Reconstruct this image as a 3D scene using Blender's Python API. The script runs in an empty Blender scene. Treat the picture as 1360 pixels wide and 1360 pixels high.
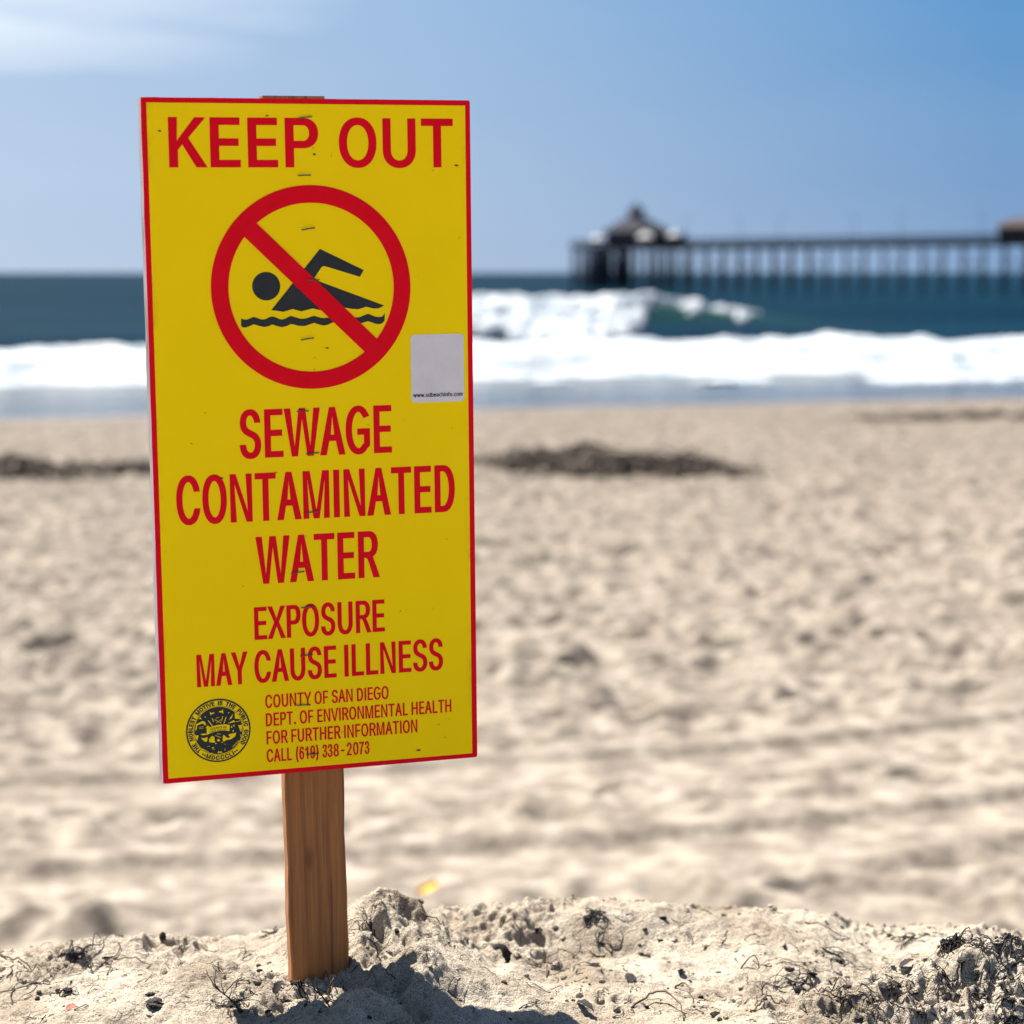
import bpy, bmesh, math, random, json
import numpy as np
from mathutils import Vector, Matrix
from mathutils.geometry import tessellate_polygon

random.seed(7)
sc = bpy.context.scene
C = sc.collection

# ------------------------------------------------------------------ camera
CAM_Z = 3.6
PITCH = math.atan(318 / 2720.0)
cam = bpy.data.cameras.new("camera")
cam.sensor_width = 36.0
cam.lens = 72.0
cam.clip_start = 0.05
cam.clip_end = 60000
camo = bpy.data.objects.new("camera", cam)
C.objects.link(camo)
camo.location = (0, 0, CAM_Z)
camo.rotation_euler = (math.pi / 2 - PITCH, 0, 0)
cam.dof.use_dof = True
cam.dof.focus_distance = 1.88
cam.dof.aperture_fstop = 5.3
sc.camera = camo

# ------------------------------------------------------------------ light
SUN_EL = math.radians(58)
SUN_AZ = math.atan2(-0.64, 0.77)         # from +Y towards +X : negative = left of the view
sun_dir = Vector((math.sin(SUN_AZ) * math.cos(SUN_EL), math.cos(SUN_AZ) * math.cos(SUN_EL), math.sin(SUN_EL)))
sl = bpy.data.lights.new("sun", "SUN")
sl.energy = 4.8
sl.angle = math.radians(0.53)
sl.color = (1.0, 0.95, 0.87)
so = bpy.data.objects.new("sun", sl)
C.objects.link(so)
so.rotation_euler = sun_dir.to_track_quat('Z', 'Y').to_euler()
so.location = (-20, 10, 40)

w = bpy.data.worlds.new("World")
sc.world = w
w.use_nodes = True
nt = w.node_tree
for n in list(nt.nodes):
    nt.nodes.remove(n)
wo = nt.nodes.new("ShaderNodeOutputWorld")
bg = nt.nodes.new("ShaderNodeBackground")
sky = nt.nodes.new("ShaderNodeTexSky")
sky.sky_type = 'NISHITA'
sky.sun_disc = False
sky.sun_elevation = SUN_EL
sky.sun_rotation = SUN_AZ
sky.air_density = 1.0
sky.dust_density = 0.0
sky.ozone_density = 3.0
bg.inputs[1].default_value = 0.05
tc = nt.nodes.new("ShaderNodeTexCoord")
L = nt.links


def wmath(op, a, b=None, c=None, clamp=False):
    n = nt.nodes.new("ShaderNodeMath")
    n.operation = op
    n.use_clamp = clamp
    for i, v in enumerate((a, b, c)):
        if v is None:
            continue
        if isinstance(v, (int, float)):
            n.inputs[i].default_value = v
        else:
            L.new(v, n.inputs[i])
    return n.outputs[0]


def wramp(fac, stops):
    r = nt.nodes.new("ShaderNodeValToRGB")
    el = r.color_ramp.elements
    while len(el) < len(stops):
        el.new(0.5)
    for e, (p_, v) in zip(el, stops):
        e.position = p_
        e.color = (v, v, v, 1)
    L.new(fac, r.inputs[0])
    return r.outputs[0]


def wmix(fac, a, b):
    n = nt.nodes.new("ShaderNodeMix")
    n.data_type = 'RGBA'
    L.new(fac, n.inputs[0])
    for sock, v in ((n.inputs[6], a), (n.inputs[7], b)):
        if isinstance(v, tuple):
            sock.default_value = (*v, 1)
        else:
            L.new(v, sock)
    return n.outputs[2]


wsx = nt.nodes.new("ShaderNodeSeparateXYZ")
L.new(tc.outputs['Generated'], wsx.inputs[0])
elev = wsx.outputs[2]
# a layer of blue sea haze low over the whole horizon
low = wramp(elev, [(0.0, 1.0), (0.13, 1.0), (0.30, 0.45), (0.55, 0.0)])
hz = wmix(wramp(elev, [(0.0, 0.0), (0.13, 1.0)]), (0.92, 1.70, 2.98), (0.20, 1.43, 3.25))
col = wmix(low, sky.outputs[0], hz)
# thin veil of high cloud, brighter the nearer it is to the sun
dh = nt.nodes.new("ShaderNodeVectorMath")
dh.operation = 'DOT_PRODUCT'
L.new(tc.outputs['Generated'], dh.inputs[0])
dh.inputs[1].default_value = (math.sin(SUN_AZ), math.cos(SUN_AZ), 0.0)
veil = wramp(dh.outputs['Value'], [(0.60, 0.11), (0.77, 0.36), (0.90, 0.52), (1.0, 0.56)])
mp = nt.nodes.new("ShaderNodeMapping")
mp.inputs['Scale'].default_value = (2.2, 2.2, 16.0)
mp.inputs['Location'].default_value = (0.35, 0.0, 0.25)
nz = nt.nodes.new("ShaderNodeTexNoise")
nz.inputs['Scale'].default_value = 1.5
nz.inputs['Detail'].default_value = 6
nz.inputs['Roughness'].default_value = 0.48
nz.inputs['Distortion'].default_value = 0.3
L.new(tc.outputs['Generated'], mp.inputs[0])
L.new(mp.outputs[0], nz.inputs[0])
cl = wmath('MULTIPLY', wramp(nz.outputs[0], [(0.32, 0.15), (0.56, 1.0)]), wramp(elev, [(0.045, 0.0), (0.115, 1.0)]))
cl = wmath('MULTIPLY', cl, wramp(elev, [(0.3, 1.0), (0.7, 0.25)]))
cl = wmath('MULTIPLY', cl, wramp(dh.outputs['Value'], [(0.74, 0.0), (0.90, 1.0)]))
veil = wmath('MULTIPLY', veil, wramp(elev, [(0.15, 1.0), (0.5, 0.3), (0.9, 0.12)]))
vf = wmath('MAXIMUM', veil, cl)
vf = wmath('ADD', vf, wmath('MULTIPLY', wmath('SUBTRACT', nz.outputs[0], 0.55), 0.08), clamp=True)
col = wmix(vf, col, (4.65, 5.2, 5.85))
L.new(col, bg.inputs[0])
L.new(bg.outputs[0], wo.inputs[0])

sc.view_settings.view_transform = 'Standard'
sc.view_settings.look = 'None'
sc.view_settings.exposure = 1.84
sc.view_settings.gamma = 1.0
sc.render.engine = 'CYCLES'
sc.cycles.max_bounces = 6

# ------------------------------------------------------------------ noise (numpy)
rs = np.random.RandomState(11)
TAB = rs.rand(256, 256)


def vn(x, y):
    xi = np.floor(x).astype(np.int64)
    yi = np.floor(y).astype(np.int64)
    fx = x - xi
    fy = y - yi
    fx = fx * fx * fx * (fx * (fx * 6 - 15) + 10)
    fy = fy * fy * fy * (fy * (fy * 6 - 15) + 10)
    a = TAB[xi & 255, yi & 255]
    b = TAB[(xi + 1) & 255, yi & 255]
    c = TAB[xi & 255, (yi + 1) & 255]
    d = TAB[(xi + 1) & 255, (yi + 1) & 255]
    return (a * (1 - fx) + b * fx) * (1 - fy) + (c * (1 - fx) + d * fx) * fy - 0.5


def fbm(x, y, f, octv=4, g=0.5, s=0.0):
    x = np.asarray(x, float)
    y = np.asarray(y, float)
    r = np.zeros(np.broadcast(x, y).shape)
    a = 1.0
    for k in range(octv):
        r = r + a * vn(x * f + 17.3 * k + s, y * f - 9.1 * k + s * 1.7)
        # rotate a little between octaves
        x, y = 0.8 * x - 0.6 * y, 0.6 * x + 0.8 * y
        f *= 2.0
        a *= g
    return r


def sstep(a, b, x):
    t = np.clip((x - a) / (b - a), 0, 1)
    return t * t * (3 - 2 * t)


def gau(x, y, cx, cy, rx, ry, rot=0.0):
    c, s = math.cos(rot), math.sin(rot)
    dx, dy = x - cx, y - cy
    u = (dx * c + dy * s) / rx
    v = (-dx * s + dy * c) / ry
    return np.exp(-(u * u + v * v))


def cells(x, y, size, seed):
    """jittered cell dimples: distance to oriented ellipses, for footprints and lumps"""
    h = np.zeros_like(x)
    gx = np.floor(x / size).astype(np.int64)
    gy = np.floor(y / size).astype(np.int64)
    for i in (-1, 0, 1):
        for j in (-1, 0, 1):
            a = gx + i
            b = gy + j
            r1 = TAB[(a + seed) & 255, (b * 7 + seed) & 255]
            r2 = TAB[(a * 3 + 5 + seed) & 255, (b + 31) & 255]
            r3 = TAB[(a + 77) & 255, (b * 5 + 13 + seed) & 255]
            r4 = TAB[(a * 7 + 3) & 255, (b * 3 + 91 + seed) & 255]
            cx = (a + r1) * size
            cy = (b + r2) * size
            an = r3 * 6.283
            ca, sa = np.cos(an), np.sin(an)
            dx, dy = x - cx, y - cy
            u = (dx * ca + dy * sa) / (size * (0.42 + 0.2 * r4))
            v = (-dx * sa + dy * ca) / (size * (0.22 + 0.12 * r1))
            d = np.sqrt(u * u + v * v)
            h = h + (0.35 + 0.65 * r4) * (-np.exp(-(d ** 2) * 1.3) * 1.25 + 0.62 * np.exp(-((d - 1.35) / 0.42) ** 2))
    return h


# ------------------------------------------------------------------ ground shapes
Z0 = 2.935
SIL_A = [-0.2726, -0.2651, -0.2575, -0.2499, -0.2424, -0.2348, -0.2272, -0.2196, -0.2121, -0.2045, -0.1969, -0.1893, -0.1818, -0.1742, -0.1666, -0.159, -0.1515, -0.1439, -0.1363, -0.1288, -0.1212, -0.1136, -0.106, -0.0985, -0.0909, -0.0833, -0.0757, -0.0682, -0.0606, -0.053, -0.0454, -0.0379, -0.0303, -0.0227, -0.0151, -0.0076, 0.0, 0.0076, 0.0151, 0.0227, 0.0303, 0.0379, 0.0454, 0.053, 0.0606, 0.0682, 0.0757, 0.0833, 0.0909, 0.0985, 0.106, 0.1136, 0.1212, 0.1288, 0.1363, 0.1439, 0.1515, 0.159, 0.1666, 0.1742, 0.1818, 0.1893, 0.1969, 0.2045, 0.2121, 0.2196, 0.2272, 0.2348, 0.2424, 0.2499, 0.2575, 0.2651, 0.2726]
SIL_Z = [-0.0172, -0.0202, -0.0207, -0.0182, -0.0183, -0.0181, -0.0146, -0.0109, -0.0104, -0.0086, -0.0056, -0.0074, -0.0106, -0.0118, -0.0181, -0.0161, -0.0186, -0.0222, -0.0231, -0.0221, -0.0204, -0.0158, -0.01, -0.0041, 0.0056, 0.0115, 0.0035, -0.0164, -0.0318, -0.0409, -0.033, -0.026, -0.0354, -0.0377, -0.0438, -0.047, -0.0402, -0.0452, -0.0471, -0.0457, -0.0408, -0.036, -0.0354, -0.0348, -0.0344, -0.0363, -0.0373, -0.0403, -0.0471, -0.0475, -0.0499, -0.0508, -0.048, -0.0502, -0.0515, -0.0541, -0.0561, -0.0622, -0.0713, -0.0792, -0.0807, -0.0805, -0.077, -0.0734, -0.0724, -0.0715, -0.071, -0.0731, -0.0787, -0.0839, -0.0879, -0.0887, -0.0884]


def yedge(x):
    e = 2.04 + 0.12 * sstep(-0.18, 0.02, x) + 0.05 * sstep(0.0, 0.30, x)
    e = e + 0.03 * fbm(x, x * 0, 2.1, 3, 0.5, 3.0)
    return e


def berm(x, y):
    x = np.asarray(x, float)
    y = np.asarray(y, float)
    near = np.exp(-((x / 1.6) ** 2) - ((y - 1.9) / 1.6) ** 2)
    z = Z0 + 0.006 * np.tanh(x * 0) + 0 * x
    # broad swells of the crest
    z = z + 0.10 * fbm(x, y, 0.35, 3, 0.5, 5.0) * (1 - near)
    z = z + 0.024 * fbm(x, y, 4.5, 2, 0.5, 1.0) + 0.009 * fbm(x, y, 14.0, 2, 0.5, 6.0)
    # ---- named relief, world metres
    z = z - 0.030 * sstep(-0.22, -0.55, x) * near                              # lower towards the far left
    z = z + 0.058 * gau(x, y, -0.118, 2.005, 0.038, 0.050)                    # clump behind the stake
    z = z + 0.030 * gau(x, y, -0.075, 1.955, 0.080, 0.075, -0.75)
    z = z + 0.018 * gau(x, y, -0.030, 1.875, 0.105, 0.040, -0.72)             # ridge running down to the right
    z = z + 0.002 * gau(x, y, 0.075, 1.800, 0.08, 0.045, -0.7)
    z = z + -0.011 * gau(x, y, 0.055, 1.790, 0.080, 0.075, -0.3)
    z = z + 0.044 * gau(x, y, -0.086, 1.834, 0.044, 0.050, 0.3)              # shoulder that catches the shadow
    z = z - 0.010 * gau(x, y, -0.155, 1.820, 0.055, 0.035, 0.1)
    z = z - 0.017 * gau(x, y, -0.190, 1.862, 0.062, 0.038, 0.25)               # scour in front of the stake
    z = z + 0.016 * gau(x, y, -0.130, 1.745, 0.045, 0.028, 0.1)
    z = z + 0.030 * gau(x, y, -0.285, 1.800, 0.100, 0.075, 0.6)               # smooth hump at the left front
    z = z + 0.012 * gau(x, y, -0.42, 1.74, 0.09, 0.05, 0.4)
    z = z - 0.016 * gau(x, y, -0.405, 1.86, 0.085, 0.035, 0.2)
    z = z - 0.026 * gau(x, y, -0.335, 2.02, 0.060, 0.040, 0.0)                # hollow
    z = z + 0.062 * gau(x, y, 0.465, 1.905, 0.120, 0.110, 0.1)                # mound at the right
    z = z + 0.018 * gau(x, y, 0.235, 1.770, 0.100, 0.050, 0.5)
    z = z - 0.022 * gau(x, y, 0.110, 2.06, 0.085, 0.050, -0.1)                # shaded hollow
    z = z + 0.016 * gau(x, y, 0.135, 2.14, 0.14, 0.05, 0.1)
    z = z + 0.020 * gau(x, y, 0.02, 2.15, 0.08, 0.05, 0.1)
    z = z - 0.014 * gau(x, y, 0.29, 1.93, 0.06, 0.04, 0.3)
    z = z - 0.012 * gau(x, y, 0.14, 1.75, 0.05, 0.03, 0.3)
    z = z + np.interp(x / np.maximum(y, 0.5), SIL_A, SIL_Z) * sstep(1.82, 1.98, y) * near
    # crumbly ground: patches of broken crust
    cm = sstep(0.10, 0.34, fbm(x, y, 7.0, 3, 0.55, 22.0) + 0.32 * gau(x, y, -0.115, 1.97, 0.06, 0.07)
               + 0.30 * gau(x, y, -0.21, 1.86, 0.07, 0.05) + 0.22 * gau(x, y, 0.42, 1.82, 0.16, 0.12)
               + 0.05 * gau(x, y, 0.02, 1.97, 0.10, 0.05) + 0.2 * gau(x, y, -0.20, 1.74, 0.06, 0.05)
               - 0.3 * gau(x, y, -0.34, 1.76, 0.09, 0.05) - 0.3 * gau(x, y, 0.12, 2.12, 0.10, 0.05)
               - 0.3 * gau(x, y, -0.01, 1.80, 0.06, 0.05))
    r1 = 0.5 - np.abs(fbm(x, y, 38.0, 3, 0.55, 9.0)) * 2
    z = z + cm * 0.0120 * r1
    z = z + (0.0046 + 0.0050 * cm) * fbm(x, y, 62.0, 3, 0.6, 2.0)
    z = z + (0.0008 + 0.0018 * cm) * fbm(x, y, 260.0, 2, 0.6, 4.0)
    # windblown pits
    z = z + 0.0020 * cells(x, y, 0.085, 40) * (1 - 0.5 * cm) * near
    # the seaward face of the berm
    e = yedge(x)
    d = y - e
    z = z - np.where(d > 0, 0.62 * (np.sqrt(d * d + 0.10 ** 2) - 0.10), 0)
    return z


def beach(x, y):
    x = np.asarray(x, float)
    y = np.asarray(y, float)
    s = y - 0.32 * x
    z = np.where(s < 7, 1.5 + 0 * s, 1.5 - 1.5 * (s - 7) / 48.0)
    wet = sstep(47, 54, s)
    # tyre tracks, two ruts curving gently away
    tr = np.zeros_like(x)
    rim = np.zeros_like(x)
    quiet = np.zeros_like(x)
    for y0 in (7.28, 8.78):
        c = y0 + 0.21 * x + 0.075 * x * x * (x > 0) + 0.03 * x * x * (x < 0)
        dd = y - c
        tr = np.maximum(tr, np.where(dd > 0, sstep(0.27, 0.18, dd), sstep(-0.40, -0.20, dd)))
        quiet = np.maximum(quiet, sstep(0.56, 0.36, np.abs(dd)))
        rim = rim + np.exp(-((np.abs(dd) - 0.30) / 0.07) ** 2)
    amp = (1 - wet) * (1 - 0.97 * quiet)
    k = 0.80 + 0.45 * sstep(8.0, 12.0, y)
    z = z + amp * (0.07 * fbm(x, y, 0.9, 3, 0.5, 8.0) + 0.050 * k * fbm(x, y, 3.0, 3, 0.5, 2.0))
    z = z + amp * k * (0.020 * cells(x, y, 0.60, 3) + 0.050 * cells(x + 31, y + 7, 0.34, 19) + 0.016 * cells(x + 3, y + 70, 0.20, 57))
    z = z - 0.046 * tr * (1 - wet) + 0.008 * rim * (1 - wet)
    z = z + 0.10 * (1 - wet) * gau(x, y, 1.5, 28, 2.2, 1.6)
    return z


# ------------------------------------------------------------------ node helpers
def mat(name):
    m = bpy.data.materials.new(name)
    m.use_nodes = True
    nt = m.node_tree
    b = nt.nodes.get('Principled BSDF')
    return m, nt, b


def nd(nt, t, **kw):
    n = nt.nodes.new(t)
    for k, v in kw.items():
        setattr(n, k, v)
    return n


def noise(nt, vec, scale, detail=4, rough=0.55, dist=0.0):
    n = nt.nodes.new("ShaderNodeTexNoise")
    n.inputs['Scale'].default_value = scale
    n.inputs['Detail'].default_value = detail
    n.inputs['Roughness'].default_value = rough
    n.inputs['Distortion'].default_value = dist
    if vec is not None:
        nt.links.new(vec, n.inputs['Vector'])
    return n.outputs[0]


def ramp(nt, fac, stops, interp='LINEAR'):
    r = nt.nodes.new("ShaderNodeValToRGB")
    r.color_ramp.interpolation = interp
    el = r.color_ramp.elements
    while len(el) < len(stops):
        el.new(0.5)
    for e, (p, c) in zip(el, stops):
        e.position = p
        e.color = (c[0], c[1], c[2], 1) if len(c) > 2 else (c[0], c[0], c[0], 1)
    nt.links.new(fac, r.inputs[0])
    return r.outputs[0]


def mix(nt, fac, a, b, blend='MIX'):
    n = nt.nodes.new("ShaderNodeMix")
    n.data_type = 'RGBA'
    n.blend_type = blend
    for sock, v in ((n.inputs[0], fac), (n.inputs[6], a), (n.inputs[7], b)):
        if isinstance(v, (int, float)):
            sock.default_value = v
        elif isinstance(v, (tuple, list)):
            sock.default_value = (v[0], v[1], v[2], 1)
        else:
            nt.links.new(v, sock)
    return n.outputs[2]


def math_n(nt, op, a, b=None, clamp=False):
    n = nt.nodes.new("ShaderNodeMath")
    n.operation = op
    n.use_clamp = clamp
    for i, v in enumerate((a, b)):
        if v is None:
            continue
        if isinstance(v, (int, float)):
            n.inputs[i].default_value = v
        else:
            nt.links.new(v, n.inputs[i])
    return n.outputs[0]


def bump(nt, b, h, strength, dist, prev=None):
    n = nt.nodes.new("ShaderNodeBump")
    n.inputs['Strength'].default_value = strength
    n.inputs['Distance'].default_value = dist
    nt.links.new(h, n.inputs['Height'])
    if prev is not None:
        nt.links.new(prev, n.inputs['Normal'])
    if b is not None:
        nt.links.new(n.outputs[0], b.inputs['Normal'])
    return n.outputs[0]


def pos(nt):
    g = nt.nodes.new("ShaderNodeNewGeometry")
    return g.outputs['Position']


def objc(nt):
    g = nt.nodes.new("ShaderNodeTexCoord")
    return g.outputs['Object']


def mapping(nt, vec, scale=(1, 1, 1), rot=(0, 0, 0), loc=(0, 0, 0)):
    m = nt.nodes.new("ShaderNodeMapping")
    m.inputs['Scale'].default_value = scale
    m.inputs['Rotation'].default_value = rot
    m.inputs['Location'].default_value = loc
    nt.links.new(vec, m.inputs[0])
    return m.outputs[0]


def plain(name, col, rough=0.6, metal=0.0, var=0.12, vscale=3.0, bmp=0.0, bscale=20, bdist=0.01):
    m, nt, b = mat(name)
    o = objc(nt)
    n = noise(nt, o, vscale, 5, 0.6)
    lo = tuple(c * (1 - var) for c in col)
    hi = tuple(min(1, c * (1 + var)) for c in col)
    nt.links.new(ramp(nt, n, [(0.3, lo), (0.7, hi)]), b.inputs['Base Color'])
    b.inputs['Roughness'].default_value = rough
    b.inputs['Metallic'].default_value = metal
    b.inputs['Specular IOR Level'].default_value = 0.22
    if bmp:
        bump(nt, b, noise(nt, o, bscale, 5, 0.6), bmp, bdist)
    return m


M = {}
# dry sand of the berm: pale quartz with dark grains
m, nt, b = mat("dry_sand")
p = pos(nt)
g1 = noise(nt, p, 900, 2, 0.6)
g2 = noise(nt, p, 320, 3, 0.6)
big = noise(nt, p, 9, 5, 0.6)
c = ramp(nt, g1, [(0.34, (0.10, 0.10, 0.075)), (0.42, (0.325, 0.275, 0.212)), (0.60, (0.43, 0.37, 0.29)), (0.74, (0.70, 0.64, 0.54))])
c = mix(nt, ramp(nt, g2, [(0.62, (0,)), (0.70, (0.85,))]), c, (0.10, 0.085, 0.07))
c = mix(nt, 1.0, c, ramp(nt, big, [(0.36, (0.60, 0.56, 0.52)), (0.58, (1.0, 1.0, 1.0))]), 'MULTIPLY')
org = ramp(nt, noise(nt, mapping(nt, p, (1, 1, 1), (0, 0, 0), (3.1, 0.7, 0)), 34, 7, 0.72), [(0.50, (0,)), (0.64, (0.75,))])
c = mix(nt, org, c, (0.20, 0.160, 0.120))
nt.links.new(c, b.inputs['Base Color'])
b.inputs['Roughness'].default_value = 0.95
b.inputs['Specular IOR Level'].default_value = 0.15
hb = bump(nt, None, g2, 0.8, 0.0045)
bump(nt, b, g1, 0.8, 0.0016, hb)
M['sand'] = m

# beach sand: drier near the berm, damper and greyer towards the water
m, nt, b = mat("beach_sand")
p = pos(nt)
n1 = noise(nt, p, 5.5, 6, 0.62)
n2 = noise(nt, p, 0.35, 4, 0.6)
c = ramp(nt, n1, [(0.36, (0.092, 0.073, 0.057)), (0.5, (0.172, 0.142, 0.111)), (0.64, (0.27, 0.231, 0.182))])
sx = nt.nodes.new("ShaderNodeSeparateXYZ")
nt.links.new(p, sx.inputs[0])
s = math_n(nt, 'SUBTRACT', sx.outputs[1], math_n(nt, 'MULTIPLY', sx.outputs[0], 0.32))
s = math_n(nt, 'ADD', s, math_n(nt, 'MULTIPLY', math_n(nt, 'SUBTRACT', n2, 0.5), 6.0))
damp = ramp(nt, math_n(nt, 'DIVIDE', s, 60.0), [(0.13, (0,)), (0.45, (0.62,)), (0.80, (0.8,)), (0.90, (1,))])
c = mix(nt, damp, c, mix(nt, 1.0, c, (0.52, 0.50, 0.49), 'MULTIPLY'))
deb = ramp(nt, noise(nt, mapping(nt, p, (1, 0.6, 1)), 1.3, 8, 0.7), [(0.60, (0,)), (0.70, (0.5,))])
c = mix(nt, deb, c, (0.13, 0.11, 0.09))
nt.links.new(c, b.inputs['Base Color'])
wetf = ramp(nt, math_n(nt, 'DIVIDE', s, 60.0), [(0.86, (0.95,)), (0.915, (0.25,))])
nt.links.new(wetf, b.inputs['Roughness'])
b.inputs['Specular IOR Level'].default_value = 0.3
bump(nt, b, noise(nt, p, 14, 6, 0.65), 0.6, 0.03)
M['beach'] = m

# sea water
m, nt, b = mat("sea_water")
p = pos(nt)
ps = mapping(nt, p, (0.30, 1.0, 1.0), (0, 0, -0.26))
sx = nt.nodes.new("ShaderNodeSeparateXYZ")
nt.links.new(p, sx.inputs[0])
w1 = noise(nt, ps, 0.55, 5, 0.62, 0.4)
w2 = noise(nt, ps, 2.2, 4, 0.6, 0.2)
patch = noise(nt, mapping(nt, p, (0.01, 0.03, 1), (0, 0, -0.26)), 1.0, 4, 0.55)
deep = ramp(nt, patch, [(0.3, (0.0006, 0.0085, 0.0170)), (0.7, (0.0018, 0.0150, 0.0270))])
green = ramp(nt, sx.outputs[2], [(0.35, (0,)), (1.0, (1,))])
col = mix(nt, green, deep, (0.005, 0.027, 0.018))
s = math_n(nt, 'SUBTRACT', sx.outputs[1], math_n(nt, 'MULTIPLY', sx.outputs[0], 0.32))
shal = ramp(nt, math_n(nt, 'DIVIDE', s, 100.0), [(0.66, (1,)), (0.78, (0,))])
col = mix(nt, shal, col, (0.006, 0.011, 0.018))
nt.links.new(col, b.inputs['Base Color'])
b.inputs['Roughness'].default_value = 0.9
b.inputs['Specular IOR Level'].default_value = 0.0
h = math_n(nt, 'ADD', math_n(nt, 'MULTIPLY', w1, 1.0), math_n(nt, 'MULTIPLY', w2, 0.30))
bn = nt.nodes.new("ShaderNodeBump")
bn.inputs['Distance'].default_value = 0.8
nt.links.new(h, bn.inputs['Height'])
nt.links.new(ramp(nt, math_n(nt, 'DIVIDE', s, 100.0), [(0.66, (0.12,)), (0.85, (0.9,))]), bn.inputs['Strength'])
nt.links.new(bn.outputs[0], b.inputs['Normal'])
gl = nt.nodes.new("ShaderNodeBsdfGlossy")
gl.inputs['Roughness'].default_value = 0.09
bg_ = nt.nodes.new("ShaderNodeBump")
bg_.inputs['Distance'].default_value = 0.25
bg_.inputs['Strength'].default_value = 0.25
nt.links.new(h, bg_.inputs['Height'])
nt.links.new(bg_.outputs[0], gl.inputs['Normal'])
mx = nt.nodes.new("ShaderNodeMixShader")
nt.links.new(ramp(nt, math_n(nt, 'DIVIDE', s, 100.0), [(0.68, (0.60,)), (0.80, (0.11,))]), mx.inputs[0])
nt.links.new(b.outputs[0], mx.inputs[1])
nt.links.new(gl.outputs[0], mx.inputs[2])
nt.links.new(mx.outputs[0], nt.nodes['Material Output'].inputs['Surface'])
M['water'] = m

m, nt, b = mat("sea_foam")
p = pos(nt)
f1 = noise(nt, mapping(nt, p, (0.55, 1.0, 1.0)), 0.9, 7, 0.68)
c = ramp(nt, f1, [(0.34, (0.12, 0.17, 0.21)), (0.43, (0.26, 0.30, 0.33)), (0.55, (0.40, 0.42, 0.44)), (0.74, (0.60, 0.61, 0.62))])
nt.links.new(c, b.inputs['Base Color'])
b.inputs['Roughness'].default_value = 0.9
bump(nt, b, noise(nt, p, 2.2, 6, 0.7), 0.7, 0.22)
M['foam'] = m

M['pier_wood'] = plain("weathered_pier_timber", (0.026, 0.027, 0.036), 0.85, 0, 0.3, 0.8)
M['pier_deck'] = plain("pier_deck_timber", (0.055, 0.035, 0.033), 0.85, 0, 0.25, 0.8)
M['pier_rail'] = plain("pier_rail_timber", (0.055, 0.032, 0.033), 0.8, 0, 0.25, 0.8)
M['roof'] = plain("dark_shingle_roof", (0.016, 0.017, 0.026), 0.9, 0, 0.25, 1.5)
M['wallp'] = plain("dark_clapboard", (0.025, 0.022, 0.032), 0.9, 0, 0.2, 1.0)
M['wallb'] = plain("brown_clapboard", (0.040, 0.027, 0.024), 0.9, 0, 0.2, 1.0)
M['white'] = plain("white_canvas", (0.42, 0.41, 0.39), 0.8, 0, 0.06, 1.0)
M['pane'] = plain("dark_window_glass", (0.03, 0.035, 0.045), 0.1, 0, 0.1, 1.0)
M['lamp'] = plain("grey_lamp_metal", (0.16, 0.17, 0.18), 0.5, 0.6, 0.1, 1.0)
M['kelp'] = plain("dry_kelp", (0.016, 0.012, 0.010), 0.75, 0, 0.55, 30, 0.5, 120, 0.002)
M['kelp_far'] = plain("beached_kelp", (0.085, 0.066, 0.050), 0.9, 0, 0.6, 6, 0.6, 18, 0.05)
M['twig'] = plain("dry_twig", (0.075, 0.048, 0.028), 0.85, 0, 0.5, 40, 0.5, 150, 0.001)
M['clod'] = M['sand']
M['petal'] = plain("red_petal", (0.38, 0.055, 0.03), 0.6, 0, 0.3, 60)
M['yel'] = plain("yellow_plastic", (0.72, 0.38, 0.006), 0.5, 0, 0.15, 20)

# ---- sign materials
m, nt, b = mat("yellow_sign_face")
o = objc(nt)
sx = nt.nodes.new("ShaderNodeSeparateXYZ")
nt.links.new(o, sx.inputs[0])
n = noise(nt, o, 7, 5, 0.6)
c = ramp(nt, n, [(0.3, (0.94, 0.64, 0.0)), (0.7, (0.97, 0.68, 0.0))])
sp = ramp(nt, noise(nt, o, 120, 2, 0.5), [(0.735, (0,)), (0.76, (0.45,))])
c = mix(nt, sp, c, (0.35, 0.20, 0.01))
sc_ = ramp(nt, noise(nt, mapping(nt, o, (0.35, 1, 2.2), (0, 0.5, 0)), 60, 5, 0.7), [(0.66, (0,)), (0.72, (0.22,))])
c = mix(nt, sc_, c, (0.62, 0.46, 0.10))
c = mix(nt, ramp(nt, noise(nt, o, 4, 3, 0.5), [(0.42, (0,)), (0.68, (0.35,))]), c, (0.95, 0.71, 0.0))
# rusty grime soaking in from the left and right edges
ax = math_n(nt, 'ABSOLUTE', math_n(nt, 'SUBTRACT', sx.outputs[0], 0.0085))
eg = ramp(nt, ax, [(0.1395, (0,)), (0.1435, (1,))])
gr = ramp(nt, noise(nt, mapping(nt, o, (1, 1, 0.45)), 30, 6, 0.7), [(0.50, (0,)), (0.68, (0.8,))])
c = mix(nt, math_n(nt, 'MULTIPLY', eg, gr), c, (0.42, 0.16, 0.01))
sm = ramp(nt, noise(nt, mapping(nt, o, (1.0, 1, 0.5)), 26, 5, 0.65), [(0.70, (0,)), (0.84, (0.2,))])
c = mix(nt, sm, c, (0.42, 0.30, 0.05))
nt.links.new(c, b.inputs['Base Color'])
b.inputs['Roughness'].default_value = 0.5
b.inputs['Specular IOR Level'].default_value = 0.08
bump(nt, b, noise(nt, o, 9, 3, 0.5), 0.12, 0.01)
M['yellow'] = m

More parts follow.
